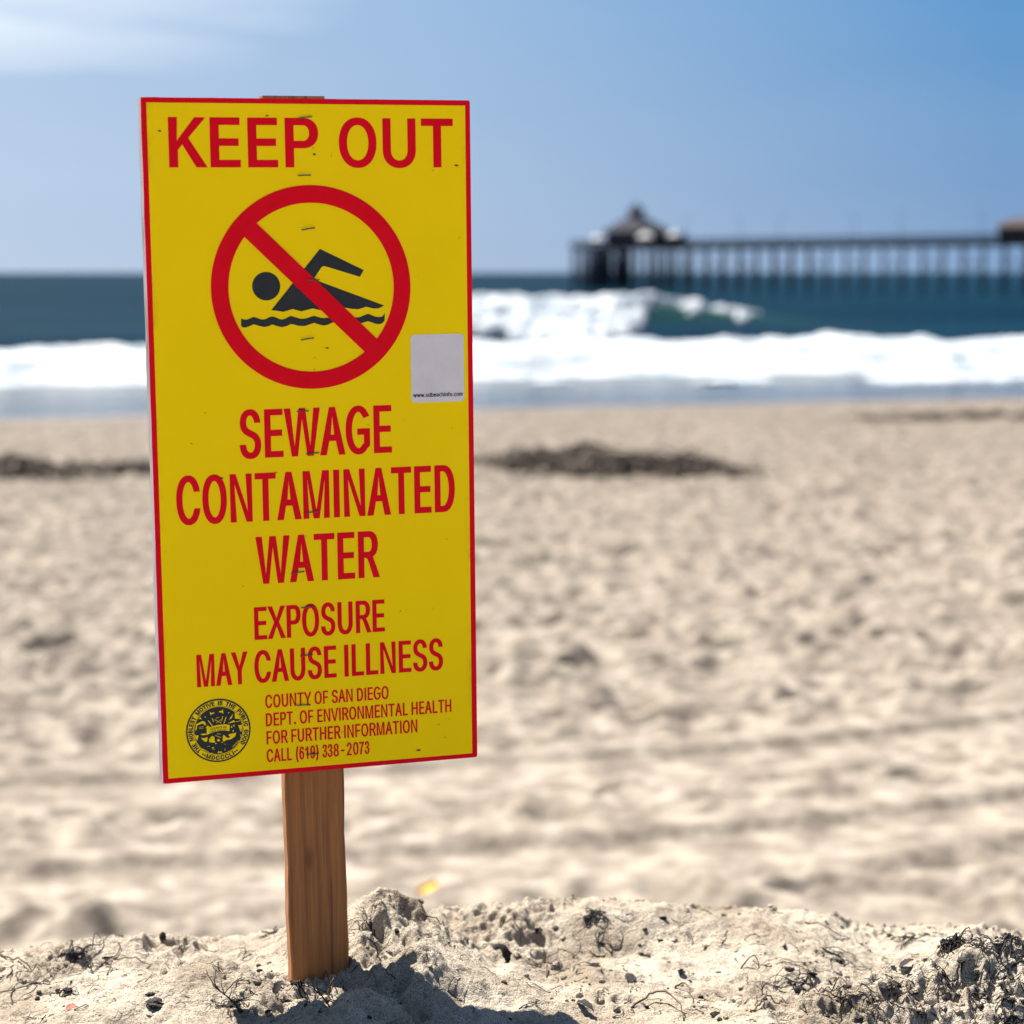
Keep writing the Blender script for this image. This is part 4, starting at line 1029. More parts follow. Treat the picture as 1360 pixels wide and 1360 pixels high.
PY = -0.5
lines = [
    [("KEEP", -125.0, 7.4, 245.1, 288.3, 1.55, 0.95, 1.9), ("OUT", 25.9, 131.2, 245.1, 288.5, 1.55, 0.95, 1.9)],
    [("SEWAGE", -70.2, 69.8, -12.3, 31.3, 1.45, 0.45, 1.7)],
    [("CONTAMINATED", -128.1, 128.8, -69.6, -25.9, 1.45, 0.45, 1.7)],
    [("WATER", -58.2, 56.5, -127.1, -83.8, 1.45, 0.45, 1.7)],
    [("EXPOSURE", -61.3, 60.2, -178.2, -148.1, 1.0, 0.3, 1.2)],
    [("MAY", -114.6, -68.0, -218.2, -188.3, 1.0, 0.3, 1.1), ("CAUSE", -62.2, 13.9, -218.2, -188.3, 1.0, 0.3, 1.1), ("ILLNESS", 21.2, 115.3, -218.2, -188.3, 1.0, 0.3, 1.1)],
    [("COUNTY OF SAN DIEGO", -53.1, 62.6, -242.2, -229.9, 0.40, 0.16, 0.5)],
    [("DEPT. OF ENVIRONMENTAL HEALTH", -53.0, 122.8, -259.3, -247.0, 0.40, 0.16, 0.5)],
    [("FOR FURTHER INFORMATION", -52.8, 89.6, -276.2, -263.8, 0.40, 0.16, 0.5)],
    [("CALL (619) 338-2073", -53.1, 43.4, -292.9, -280.8, 0.40, 0.16, 0.5)],
]
for ln in lines:
    pl = []
    for (t, x0, x1, z0, z1, ox, oz, tr_) in ln:
        pl += text_polys(t, x0, x1, z0, z1, ox, oz, tr_, None, PY)
    obj("lettering", poly_mesh("lettering", pl, PY), M['red'], sign)

# ---- swimmer, ring, bar
sw = empty("swimmer_symbol")
sw.parent = sign
head = circ(-42.5, 140.9, 12.6, 40)
armp = [(-38.5, 119.6), (-33.2, 118.9), (-27.4, 117.9), (-19.4, 120.3), (-11.4, 118.0), (-1.1, 120.4), (5.4, 118.9), (13.4, 117.7), (20.8, 119.3), (29, 120.6), (34.9, 119.3), (40.8, 118.9), (48.2, 121), (54.9, 119.2), (59.4, 119.3),
        (62.4, 120.6), (64.7, 121.8), (4.1, 144.9), (1.2, 147.8), (7.6, 156.8), (9.4, 157.9), (12.3, 157.5), (42.8, 147.9), (46.4, 153.9), (6.7, 173.3)]
wt = [(-65.73, 112.8), (-63.5, 111.9), (-60.74, 111.6), (-57.6, 112.7), (-54.93, 114.0), (-52, 113.2), (-48.6, 111.8), (-46.35, 111.4), (-43.5, 111.9), (-40, 113.5), (-37.62, 114.0), (-34.8, 113.2), (-31.5, 111.6), (-29.01, 111.0), (-26, 111.8), (-22.8, 113.6), (-20.5, 114.0), (-17, 112.9),
      (-13, 111.6), (-10.1, 111.3), (-6, 111.9), (-2.6, 113.2), (0.2, 113.7), (3.2, 112.9), (6.2, 111.9), (8.9, 111.6), (12.5, 111.8), (16.3, 112.3), (20, 113.6), (23.7, 114.5), (28, 113.4), (33.98, 112.1), (38, 111.6), (42.1, 111.7), (45.5, 113.1), (49.6, 114.6), (53, 113.2), (56, 112), (58.5, 111.6), (61, 111.5), (62.94, 111.9), (65.2, 114.8)]
wb = [(64.9, 108.3), (63, 106.1), (60.6, 105.1), (57, 105.3), (53, 106.8), (49.5, 107.9), (46, 107.1), (42, 105.9), (38, 105.7), (33.9, 106.7), (29.5, 108.8), (25.8, 109.4), (21, 108.8), (16.2, 107.2), (12.5, 105.6), (8.8, 104.9), (4.5, 105.9), (0, 107.5), (-4, 106.3), (-7.5, 105.1),
      (-10.3, 104.9), (-15, 105.3), (-18.5, 106.5), (-21.1, 106.9), (-25, 105.2), (-29.2, 104.3), (-33, 105.2), (-37.8, 106.9), (-41, 105.6), (-45.1, 104.7), (-49, 105.7), (-54.4, 107.5), (-58.5, 105.8), (-62.4, 104.6), (-64.5, 105), (-65.9, 106.1)]
for nm, pg in (("head", head), ("torso", armp), ("water_line", wt + wb)):
    obj(nm, poly_mesh(nm, [(pg, [])], -0.5), M['black'], sw)
CC = (-1.2, 139.0)
obj("prohibition_ring", poly_mesh("prohibition_ring", [(circ(CC[0], CC[1], 90.6, 160), [circ(CC[0], CC[1], 75.1, 160)])], -0.75), M['red'], sign)
bd = Vector((106.4, -103.8)).normalized()
bn_ = Vector((-bd.y, bd.x))
bc = Vector((-1.9, 138.4))
hw, hl = 8.2, 80.0
bar = [bc - bd * hl - bn_ * hw, bc + bd * hl - bn_ * hw, bc + bd * hl + bn_ * hw, bc - bd * hl + bn_ * hw]
obj("prohibition_bar", poly_mesh("prohibition_bar", [([(q.x, q.y) for q in bar], [])], -0.95), M['red'], sign)

# ---- county seal: black and yellow round emblem
SC = (-96.5, -259.4)
seal = empty("county_seal")
seal.parent = sign
obj("seal_disc", poly_mesh("seal_disc", [(circ(SC[0], SC[1], 29.4, 90), [])], -0.5), M['black'], seal)
yl = [(circ(SC[0], SC[1], 27.9, 90), [circ(SC[0], SC[1], 22.9, 90)], -0.6), (circ(SC[0], SC[1], 22.5, 90), [circ(SC[0], SC[1], 22.0, 90)], -0.6)]


def z7(l):
    return [(SC[0] + (a - 680) * 0.0503, SC[1] - (b2 - 677) * 0.0503) for a, b2 in l]


def stroke(x0, z0, x1, z1, w_):
    d = Vector((x1 - x0, z1 - z0)).normalized() * w_ / 2
    return [(x0 - d.y, z0 + d.x), (x1 - d.y, z1 + d.x), (x1 + d.y, z1 - d.x), (x0 + d.y, z0 - d.x)]


shapes = [
    [(540, 320), (560, 345), (610, 338), (620, 355), (565, 365), (552, 392), (535, 350)],
    [(770, 290), (775, 378), (750, 352), (700, 342), (700, 322), (745, 322)],
    [(280, 530), (400, 480), (440, 500), (462, 560), (430, 560), (408, 522), (300, 552), (284, 640), (262, 640)],
    [(470, 590), (490, 568), (522, 600), (482, 628), (448, 612)], [(330, 435), (360, 400), (385, 450)],
    [(245, 730), (320, 742), (290, 835)], [(380, 820), (480, 780), (470, 855), (440, 872)],
    [(500, 872), (545, 800), (575, 775), (602, 790), (604, 860), (622, 892), (560, 892)],
    [(500, 830), (560, 765), (575, 780), (515, 850)],
    [(760, 770), (792, 780), (835, 832), (892, 820), (855, 772), (890, 758), (960, 752), (1000, 740), (980, 812), (900, 857), (820, 862), (772, 892), (748, 862)],
    [(870, 500), (950, 390), (930, 460)], [(980, 370), (1062, 430), (1085, 500), (985, 480)], [(850, 562), (960, 510), (992, 542), (905, 557)],
    [(1040, 608), (1112, 608), (1092, 742), (1065, 690)], [(650, 1092), (672, 1058), (690, 1078), (712, 1062), (742, 1094)], [(780, 1060), (786, 1010), (795, 1055)],
    [(905, 640), (925, 600), (930, 650)], [(950, 610), (970, 580), (968, 640)], [(930, 700), (960, 690), (950, 730)],
    [(350, 720), (440, 712), (470, 735), (400, 742)], [(370, 790), (430, 800), (450, 770), (430, 812), (372, 808)],
    [(645, 850), (675, 830), (705, 855), (690, 880), (660, 878)], [(545, 985), (600, 975), (565, 1010)], [(445, 400), (460, 410), (450, 422), (436, 412)], [(868, 355), (884, 366), (872, 380), (860, 368)],
    [(510, 1078), (560, 1086), (575, 1098), (530, 1094)], [(608, 900), (650, 915), (620, 925)], [(725, 905), (760, 890), (745, 915)],
]
for s_ in shapes:
    yl.append((z7(s_), [], -0.6))
for (a, b2, c2, d2, w_) in ((500, 480, 572, 582, 14), (570, 440, 596, 512, 13), (762, 425, 740, 508, 13), (826, 440, 780, 556, 14), (615, 470, 735, 545, 9), (640, 540, 730, 480, 6),
                            (620, 765, 725, 815, 9), (650, 740, 720, 745, 7), (370, 985, 490, 1060, 7), (925, 1000, 1050, 890, 9), (1075, 780, 1085, 830, 8), (330, 590, 420, 585, 6), (330, 615, 410, 612, 6),
                            (640, 450, 700, 430, 7), (1000, 540, 1080, 530, 9), (560, 1030, 610, 1010, 5), (470, 960, 520, 950, 5), (780, 930, 800, 950, 6)):
    q = z7([(a, b2), (c2, d2)])
    yl.append((stroke(q[0][0], q[0][1], q[1][0], q[1][1], w_ * 0.0503), [], -0.6))
obj("seal_print", poly_mesh("seal_print", yl, -0.6), M['yellow'], seal)
top_, bot_ = [], []
for i in range(13):
    t = i / 12
    x = 470 + 415 * t
    top_.append((x, 650 - 75 * math.sin(math.pi * (0.12 + 0.62 * t)) - 5 * t))
    bot_.append((x - 8, 772 - 88 * math.sin(math.pi * (0.10 + 0.62 * t)) - 0 * t))
obj("seal_banner", poly_mesh("seal_banner", [(z7(top_ + bot_[::-1]), [], -0.72)], -0.72), M['yellow'], seal)


def warp(polys, fn):
    return [([fn(*q) for q in pl[0]], [[fn(*q) for q in hl] for hl in pl[1]], pl[2]) for pl in polys]


def banner_fn(off):
    def fn(x, z):
        t = (x - (SC[0] - 10.0)) / 20.5
        return (x, z + 2.9 * math.sin(math.pi * (0.14 + 0.62 * t)) + off)
    return fn


bt = warp(text_polys("COUNTY OF", SC[0] - 7.2, SC[0] + 7.6, 0, 2.1, 0.10, 0.04, 0.15, None, -0.8), banner_fn(SC[1] - 1.2))
bt += warp(text_polys("SAN DIEGO", SC[0] - 8.2, SC[0] + 8.0, 0, 2.1, 0.04, 0, 0.1, None, -0.8), banner_fn(SC[1] - 3.7))
ringt = []


def ring_fn(width, a0, a1, r, inward):
    def fn(x, z):
        a = math.radians(a0 + (a1 - a0) * x / width)
        rr = r - z if inward else r + z
        return (SC[0] + rr * math.cos(a), SC[1] + rr * math.sin(a))
    return fn


W_ = 110.0
ringt += warp(text_polys("THE NOBLEST MOTIVE IS THE PUBLIC GOOD", 0, W_, 0, 4.1, 0.36, 0.26, 0.5, 2.0, -0.7), ring_fn(W_, 227, -35, 23.35, False))
W2 = 36.0
ringt += warp(text_polys("**MDCCCLI**", 0, W2, 0, 4.1, 0.36, 0.26, 0.6, None, -0.7), ring_fn(W2, 232, 312, 27.45, True))
obj("seal_lettering", poly_mesh("seal_lettering", bt + ringt, -0.7), M['black'], seal)

# ---- sticker (its code left out) with the web address
stk = []
for (cx, cz, a) in ((139.0 - 4, 94.8 - 4, 0), (88.8 + 4, 94.8 - 4, 90), (88.8 + 4, 32.6 + 4, 180), (139.0 - 4, 32.6 + 4, 270)):
    for k in range(6):
        t = math.radians(a + 18 * k)
        stk.append((cx + 4 * math.cos(t), cz + 4 * math.sin(t)))
sm_ = MB()
n_ = len(stk)
sm_.add([(x / 1000 + OX, -0.0006, z / 1000 + OZ) for x, z in stk] + [(x / 1000 + OX, -0.00025, z / 1000 + OZ) for x, z in stk],
        [tuple(range(n_))] + [(i, i + n_, (i + 1) % n_ + n_, (i + 1) % n_) for i in range(n_)])
sticker = sm_.build("sticker", M['sticker'], sign)
sticker['label'] = "white rounded sticker with a web address"
obj("web_address", poly_mesh("web_address", text_polys("www.sdbeachinfo.com", 90.4, 137.2, 37.6, 41.4, 0.16, 0.05, 0.12, None, -0.8), -0.8), M['sticker_ink'], sticker)

# ---- stake
st = bmesh.new()
NZ = 60
rows = []
for i in range(NZ + 1):
    z = -0.135 + (DZ + 0.3090 + 0.135) * i / NZ
    ln_ = 0.0055 * (1 - z / 0.80)
    wv_ = 0.0004 * math.sin(i * 0.9) + random.uniform(-0.0003, 0.0003)
    wv2 = 0.0004 * math.sin(i * 0.55 + 2) + random.uniform(-0.0004, 0.0004)
    x0, x1, y0, y1, c_ = -0.0280 + wv_ + ln_, 0.0280 + wv2 + ln_, 0.0240, 0.0425, 0.0012
    ring = [(x0 + c_, y0), (x1 - c_, y0), (x1, y0 + c_), (x1, y1 - c_), (x1 - c_, y1), (x0 + c_, y1), (x0, y1 - c_), (x0, y0 + c_)]
    rows.append([st.verts.new((a, b2, z)) for a, b2 in ring])
for i in range(NZ):
    for j in range(8):
        q = (j + 1) % 8
        st.faces.new((rows[i][j], rows[i][q], rows[i + 1][q], rows[i + 1][j]))
st.faces.new(rows[0][::-1])
st.faces.new(rows[-1])
me = bpy.data.meshes.new("stake")
st.to_mesh(me)
obj("stake", me, M['pine'], sign)

# ---- staples: wire bridges, slightly skewed
stp = [(-4.1, 288.7, 12, 7), (-5.9, 238.1, 11, 2), (-3.6, 191.0, 11.5, 9), (0.1, 145.6, 10.5, 2), (-6.5, 93.3, 11, 8), (-12.2, 28.5, 10, 2), (-4.1, -10.0, 11, 3),
       (-5.3, -63.6, 11, 1), (-20.4, -118.2, 11.5, 6), (-12.1, -150.7, 11, 3), (-13.9, -195.5, 11, 5), (-17.7, -241.7, 12, -2), (-10.3, -288.5, 11, -2)]
for i, (x, z, wd, an) in enumerate(stp):
    a = math.radians(an)
    ux, uz = math.cos(a), math.sin(a)
    h2 = wd / 2000
    cx, cz = x / 1000 + OX, z / 1000 + OZ
    pts = [(cx - ux * h2, 0.004, cz - uz * h2), (cx - ux * h2, -0.0011, cz - uz * h2), (cx - ux * (h2 - 0.0008), -0.0019, cz - uz * (h2 - 0.0008)),
           (cx, -0.0017, cz + 0.0002), (cx + ux * (h2 - 0.0008), -0.0019, cz + uz * (h2 - 0.0008)), (cx + ux * h2, -0.0011, cz + uz * h2), (cx + ux * h2, 0.004, cz + uz * h2)]
    MB().tube(pts, 0.00055, 6).build("staple", M['steel'], sign)
chips = MB()
for (x, z, r) in ((-132.7, 276.5, 1.6), (-37.7, 290.0, 1.5), (3.3, 256.6, 1.7), (2.6, 262, 1.0), (134.0, 247.0, 1.8), (11.2, 84.8, 1.7), (-0.1, 76.3, 0.8), (-1, 66, 0.8), (90.4, -293.3, 1.9),
                  (-87.5, -29, 1.6), (-38, -26, 1.0), (75, -160, 0.9), (-113, 3, 0.8), (-40, -93, 0.7), (120, -95, 0.8), (18, -270, 0.8), (-100, 30, 0.7), (48, 14, 0.7), (110, -270, 0.9), (116, -283, 0.8)):
    lp = [(x + r * (0.5 + 0.7 * random.random()) * math.cos(t) * 1.2, z + 0.5 * r * (0.5 + 0.7 * random.random()) * math.sin(t)) for t in [k_ * 0.785 for k_ in range(8)]]
    k_ = len(chips.v)
    chips.add([(a / 1000 + OX, -0.0010, b2 / 1000 + OZ) for a, b2 in lp], [tuple(range(8))])
chips.build("chipped_spot", M['hole'], sign)['kind'] = 'stuff'

# ------------------------------------------------------------------ THE PIER
PA = Vector((18.3, 474.0, 0))          # seaward end, left in view
PB = Vector((97.5, 386.0, 0))
pd = (PB - PA).normalized()
pn = Vector((-pd.y, pd.x, 0))          # across the pier
DECK = CAM_Z + 6.1
pyaw = math.atan2(pd.y, pd.x)
pier = empty("pier", PA, (0, 0, pyaw))
tag(pier, "long timber pier on tall dark pilings running out over the sea", "pier")
LEN = 176.0
ENDL = 25.0


def plank_box(x0, x1, y0, y1, z0, z1):
    return MB().box(x0, x1, y0, y1, z0, z1)


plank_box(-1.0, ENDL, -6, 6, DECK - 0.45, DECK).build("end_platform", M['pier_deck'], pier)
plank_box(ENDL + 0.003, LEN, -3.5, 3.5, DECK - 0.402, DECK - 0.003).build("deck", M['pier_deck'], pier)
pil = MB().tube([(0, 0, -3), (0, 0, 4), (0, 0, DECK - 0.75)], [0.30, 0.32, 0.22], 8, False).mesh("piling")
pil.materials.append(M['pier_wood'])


def add_piling(x, y, lean=0.0):
    o = bpy.data.objects.new("piling", pil)
    C.objects.link(o)
    o.parent = pier
    o.location = (x, y, 0)
    o.rotation_euler = (lean, 0, 0)


rnd = random.Random(3)
bents = []
x = ENDL + 3.5
while x < LEN:
    bents.append(x)
    x += 4.78
for x in bents:
    for y in (-3.1, 3.1):
        add_piling(x + rnd.uniform(-0.15, 0.15), y, rnd.uniform(-0.012, 0.012))
for x in (-0.5, 3.5, 9, 15, 20.5, 24.2):
    for y in (-5.5, -2.7, 0, 2.7, 5.5):
        add_piling(x + rnd.uniform(-0.1, 0.1), y)
for x in (0.6, 4.8, 6.0, 7.1):
    for y in (-5.5, -3.5, -1.5, 1.5, 3.5, 5.5):
        add_piling(x, y)
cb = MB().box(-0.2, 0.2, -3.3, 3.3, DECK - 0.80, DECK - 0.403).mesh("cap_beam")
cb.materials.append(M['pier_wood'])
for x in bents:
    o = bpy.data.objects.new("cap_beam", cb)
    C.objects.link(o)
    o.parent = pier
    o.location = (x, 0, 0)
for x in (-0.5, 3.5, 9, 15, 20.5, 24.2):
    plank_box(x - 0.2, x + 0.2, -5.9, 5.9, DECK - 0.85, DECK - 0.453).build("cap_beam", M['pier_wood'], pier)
# diagonal braces under every bent
bra = MB().tube([(0, -2.6, 2.6), (0, 2.6, 6.8)], 0.10, 5).tube([(0.25, 2.6, 2.6), (0.25, -2.6, 6.8)], 0.10, 5).mesh("brace")
bra.materials.append(M['pier_wood'])
for x in bents[::2]:
    o = bpy.data.objects.new("brace", bra)
    C.objects.link(o)
    o.parent = pier
    o.location = (x, 0, 0)
# long stringers
for y in (-2.9, 2.9):
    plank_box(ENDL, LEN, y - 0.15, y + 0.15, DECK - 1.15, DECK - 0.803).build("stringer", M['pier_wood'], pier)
# railings: near side and far side, post by post joined with three rails
for y, xa in ((-3.4, ENDL), (3.4, ENDL)):
    r_ = MB()
    for z in (0.45, 0.80, 1.12):
        r_.box(xa, LEN, y - 0.04, y + 0.04, DECK + z - 0.06, DECK + z + 0.05)
    ro = r_.build("railing", M['pier_rail'], pier)
    pm = MB().box(-0.07, 0.07, -0.06, 0.06, 0, 1.15).mesh("post")
    pm.materials.append(M['pier_rail'])
    x = xa + 0.5
    while x < LEN:
        o = bpy.data.objects.new("post", pm)
        C.objects.link(o)
        o.parent = ro
        o.location = (x, y + (0.11 if y < 0 else -0.11), DECK)
        x += 2.675
for (x0, y0, x1, y1) in ((-0.9, -5.8, ENDL - 0.2, -5.8), (-0.9, -5.8, -0.9, 5.8), (-0.9, 5.8, ENDL - 0.2, 5.8)):
    r_ = MB()
    for z in (0.45, 0.80, 1.12):
        r_.box(min(x0, x1) - 0.04, max(x0, x1) + 0.04, min(y0, y1) - 0.04, max(y0, y1) + 0.04, DECK + z - 0.06, DECK + z + 0.05)
    ro = r_.build("railing", M['pier_rail'], pier)
    n = 9
    for i in range(n):
        MB().box(-0.07, 0.07, -0.07, 0.07, 0, 1.10).build("post", M['pier_rail'], ro, loc=(x0 + (x1 - x0) * i / (n - 1) + 0.13, y0 + (y1 - y0) * i / (n - 1) + (0.13 if y0 < 0 and y1 < 0 else -0.13), DECK))


def pl(x, y, z=0.0):
    return PA + pd * x + pn * y + Vector((0, 0, z))


# restaurant with hipped roof and lantern
rest = empty("pier_restaurant", pl(14.2, 0.0, DECK + 0.004), (0, 0, pyaw))
tag(rest, "dark hip roofed building with a pointed lantern at the pier's far end", "building")
MB().box(-5.6, 5.6, -4.0, 4.6, 0, 3.2).build("wall", M['wallp'], rest)
rf = MB()
e, zt = 6.4, 6.3
rf.add([(-e, -4.7, 3.0), (e, -4.7, 3.0), (e, 5.3, 3.0), (-e, 5.3, 3.0), (-1.5, -1.5, zt), (1.5, -1.5, zt), (1.5, 1.5, zt), (-1.5, 1.5, zt),
        (-e, -4.7, 2.75), (e, -4.7, 2.75), (e, 5.3, 2.75), (-e, 5.3, 2.75)],
       [(0, 1, 5, 4), (1, 2, 6, 5), (2, 3, 7, 6), (3, 0, 4, 7), (4, 5, 6, 7), (8, 9, 1, 0), (9, 10, 2, 1), (10, 11, 3, 2), (11, 8, 0, 3), (8, 11, 10, 9)])
roof = rf.build("roof", M['roof'], rest)
MB().box(-1.2, 1.2, -1.2, 1.2, zt + 0.003, zt + 1.2).build("lantern", M['wallp'], roof)
MB().add([(-1.7, -1.7, zt + 1.2), (1.7, -1.7, zt + 1.2), (1.7, 1.7, zt + 1.2), (-1.7, 1.7, zt + 1.2), (0, 0, zt + 3.0)],
         [(0, 1, 4), (1, 2, 4), (2, 3, 4), (3, 0, 4), (0, 3, 2, 1)]).build("lantern_roof", M['roof'], roof)
MB().tube([(0, 0, zt + 2.8), (0, 0, zt + 4.2)], [0.12, 0.03], 6).build("finial", M['roof'], roof)
for i in range(6):
    wf = MB().box(-0.75, 0.75, -0.05, 0.05, 0, 1.3).build("window", M['wallb'], rest, loc=(-4.6 + 1.84 * i, -4.05, 1.2))
    MB().box(-0.62, 0.62, -0.03, 0.03, 0.1, 1.2).build("pane", M['pane'], wf, loc=(0, -0.055, 0))
# white awnings and umbrellas on the platform


def canopy(x, y, r, z, h, label, colr='white'):
    c_ = empty("shade_umbrella", pl(x, y, DECK + 0.004), (0, 0, pyaw))
    tag(c_, label, "umbrella", "white shade umbrellas on the pier platform")
    MB().tube([(0, 0, 0), (0, 0, z + h * 0.9)], 0.06, 6).build("pole", M['lamp'], c_)
    n = 8
    V = [(r * math.cos(2 * math.pi * i / n), r * math.sin(2 * math.pi * i / n), z) for i in range(n)] + [(0, 0, z + h)]
    V += [(a, b2, z - 0.35) for a, b2, _ in V[:n]]
    MB().add(V, [(i, (i + 1) % n, n) for i in range(n)] + [(n + 1 + i, n + 1 + (i + 1) % n, (i + 1) % n, i) for i in range(n)]).build("canopy", M[colr], c_)


canopy(21.0, -3.9, 1.9, 1.7, 1.3, "large white umbrella just right of the dark building on the pier")
canopy(27.4, -1.6, 1.5, 2.0, 1.1, "small white umbrella farther right of the building on the pier")
canopy(5.4, -3.6, 1.5, 1.4, 1.0, "white umbrella left of the dark building near the pier's end")
# low shed roof beside the restaurant
shed = empty("pier_shed", pl(22.6, 2.5, DECK + 0.004), (0, 0, pyaw))
tag(shed, "low dark flat roofed shed on the pier beside the hip roofed building", "shed")
MB().box(-1.9, 1.9, -3, 3, 0, 2.2).build("wall", M['wallp'], shed)
MB().box(-2.2, 2.2, -3.3, 3.3, 2.2, 2.5).build("roof", M['roof'], shed)
MB().box(-0.45, 0.45, -0.05, 0.05, 0, 1.9).build("door", M['wallb'], shed, loc=(0, -3.03, 0))

# brown hut astride the deck farther right
hx = 115.6
hut = empty("pier_hut", pl(hx, 0, DECK + 0.001), (0, 0, pyaw))
tag(hut, "small brown hut on the pier deck at the right of the photo", "building")
MB().box(-3.6, 3.6, -2.3, 2.3, 0, 2.5).build("wall", M['wallb'], hut)
MB().add([(-4.4, -2.8, 2.45), (4.4, -2.8, 2.45), (4.4, 2.8, 2.45), (-4.4, 2.8, 2.45), (-2.2, 0, 4.1), (2.2, 0, 4.1)],
         [(0, 1, 5, 4), (1, 2, 5), (2, 3, 4, 5), (3, 0, 4), (0, 3, 2, 1)]).build("roof", M['wallb'], hut)
for dx in (-2.2, 0, 2.2):
    wf = MB().box(-0.6, 0.6, -0.04, 0.04, 0, 1.0).build("window", M['pier_rail'], hut, loc=(dx, -2.34, 1.0))
    MB().box(-0.5, 0.5, -0.03, 0.03, 0.08, 0.92).build("pane", M['pane'], wf, loc=(0, -0.05, 0))

# lamp posts along the deck


def lamp(x, side, lab):
    l_ = empty("street_lamp", pl(x, 2.6 * side, DECK), (0, 0, pyaw))
    tag(l_, lab, "lamp post", "lamp posts along the pier")
    MB().tube([(0, 0, 0), (0, 0, 5.0), (0, -0.3 * side, 5.6), (0, -1.2 * side, 5.75)], [0.09, 0.07, 0.05, 0.04], 6).build("pole", M['lamp'], l_)
    MB().box(-0.14, 0.14, -0.35, 0.35, -0.08, 0.06).build("lamp_head", M['lamp'], l_, loc=(0, -1.35 * side, 5.72))


LL = ["thin lamp post beside the white umbrellas on the pier", "first lamp post along the bare pier deck right of the umbrellas", "second lamp post along the bare pier deck right of the umbrellas",
      "third lamp post along the bare pier deck right of the umbrellas", "fourth lamp post along the pier deck, two before the brown hut", "last lamp post on the deck before the brown hut",
      "lamp post just beyond the brown hut on the pier", "second lamp post beyond the brown hut on the pier"]
for i, x in enumerate((31.5, 43, 58.5, 74, 89.5, 105, 126, 141)):
    lamp(x, 1 if i % 2 else -1, LL[i])

# ------------------------------------------------------------------ beached kelp on the far sand


def strand(mb, p0, length, r, seg, curl, ground, lift=0.0, rnd_=random, n=4, drop=True):
    a = rnd_.uniform(0, 6.283)
    x, y = p0
    pts = []
    ph = rnd_.uniform(0, 6.28)
    da = rnd_.uniform(-curl, curl)
    for i in range(seg + 1):
        t = i / seg
        zz = ground(x, y) + r * 0.8 + lift * math.sin(math.pi * t) * (0.6 + 0.4 * math.sin(ph + 5 * t))
        pts.append((x, y, zz))
        a += da + rnd_.uniform(-curl, curl) * 0.8
        x += math.cos(a) * length / seg
        y += math.sin(a) * length / seg
    rr = [r * (1 - 0.65 * (i / seg)) for i in range(seg + 1)]
    mb.tube(pts, rr, n, False)


def ground_beach(x, y):
    return float(beach(np.array([x]), np.array([y]))[0])


def ground_berm(x, y):
    return float(berm(np.array([x]), np.array([y]))[0])


def kelp_heap(name, spots, label, seed):
    r = random.Random(seed)
    cx, cy = spots[0][0], spots[0][1]
    root = empty(name, (cx, cy, ground_beach(cx, cy)))
    tag(root, label, "seaweed heap", "dark kelp heaps on the beach")
    # a matted body of weed following each lobe
    mb = MB()
    for (x0, y0, rx, ry, h) in spots:
        n1, n2 = 26, 12
        V, F = [], []
        for i in range(n2 + 1):
            q = i / n2
            for j in range(n1):
                t = 2 * math.pi * j / n1
                rr = q * (1 + 0.30 * math.sin(3 * t + x0) + 0.18 * math.sin(7 * t + y0))
                x, y = x0 + rx * rr * math.cos(t), y0 + ry * rr * math.sin(t)
                z = ground_beach(x, y) + h * (1 - q ** 2) * (0.35 + 1.2 * r.random()) - 0.05 * q
                V.append((x - cx, y - cy, z - root.location.z))
        for i in range(n2):
            for j in range(n1):
                k2 = (j + 1) % n1
                F.append((i * n1 + j, (i + 1) * n1 + j, (i + 1) * n1 + k2, i * n1 + k2))
        mb.add(V, F)
    mb.build("weed_mat", M['kelp_far'], root)
    sb = MB()
    for (x0, y0, rx, ry, h) in spots:
        for k_ in range(70):
            t, q = r.uniform(0, 6.28), math.sqrt(r.random()) * 1.5
            p = (x0 + rx * q * math.cos(t) - cx, y0 + ry * q * math.sin(t) - cy)
            strand(sb, p, r.uniform(0.3, 1.1), r.uniform(0.012, 0.035), 7, 0.5,
                   lambda a, b2: ground_beach(a + cx, b2 + cy) - root.location.z + h * 0.75 * max(0, 1 - q * q), r.uniform(0.02, 0.15), r, 4)
    so_ = sb.build("kelp_strands", M['kelp_far'], root)
    so_['kind'] = 'stuff'


kelp_heap("kelp_heap", [(0.35, 30.2, 0.40, 0.42, 0.15), (0.85, 30.0, 0.30, 0.34, 0.20), (-0.25, 29.2, 0.34, 0.30, 0.05), (0.45, 27.8, 0.42, 0.18, 0.04), (1.25, 28.8, 0.34, 0.24, 0.09), (1.62, 27.9, 0.34, 0.2, 0.09),
                        (2.08, 27.3, 0.36, 0.24, 0.12), (2.45, 26.7, 0.28, 0.14, 0.05), (1.25, 26.9, 0.28, 0.13, 0.04), (0.85, 27.3, 0.2, 0.12, 0.03)],
          "long dark kelp heap on the beach to the right of the sign", 5)
kelp_heap("kelp_heap", [(-7.1, 29.0, 0.75, 0.9, 0.22), (-6.3, 28.3, 0.6, 0.5, 0.12), (-5.4, 28.8, 0.4, 0.3, 0.05)],
          "dark kelp heap at the left edge behind the sign", 6)
kelp_heap("kelp_heap", [(8.6, 43.5, 1.1, 0.5, 0.06), (10.4, 44.0, 0.9, 0.4, 0.05)],
          "thin dark line of kelp near the water at the right", 8)
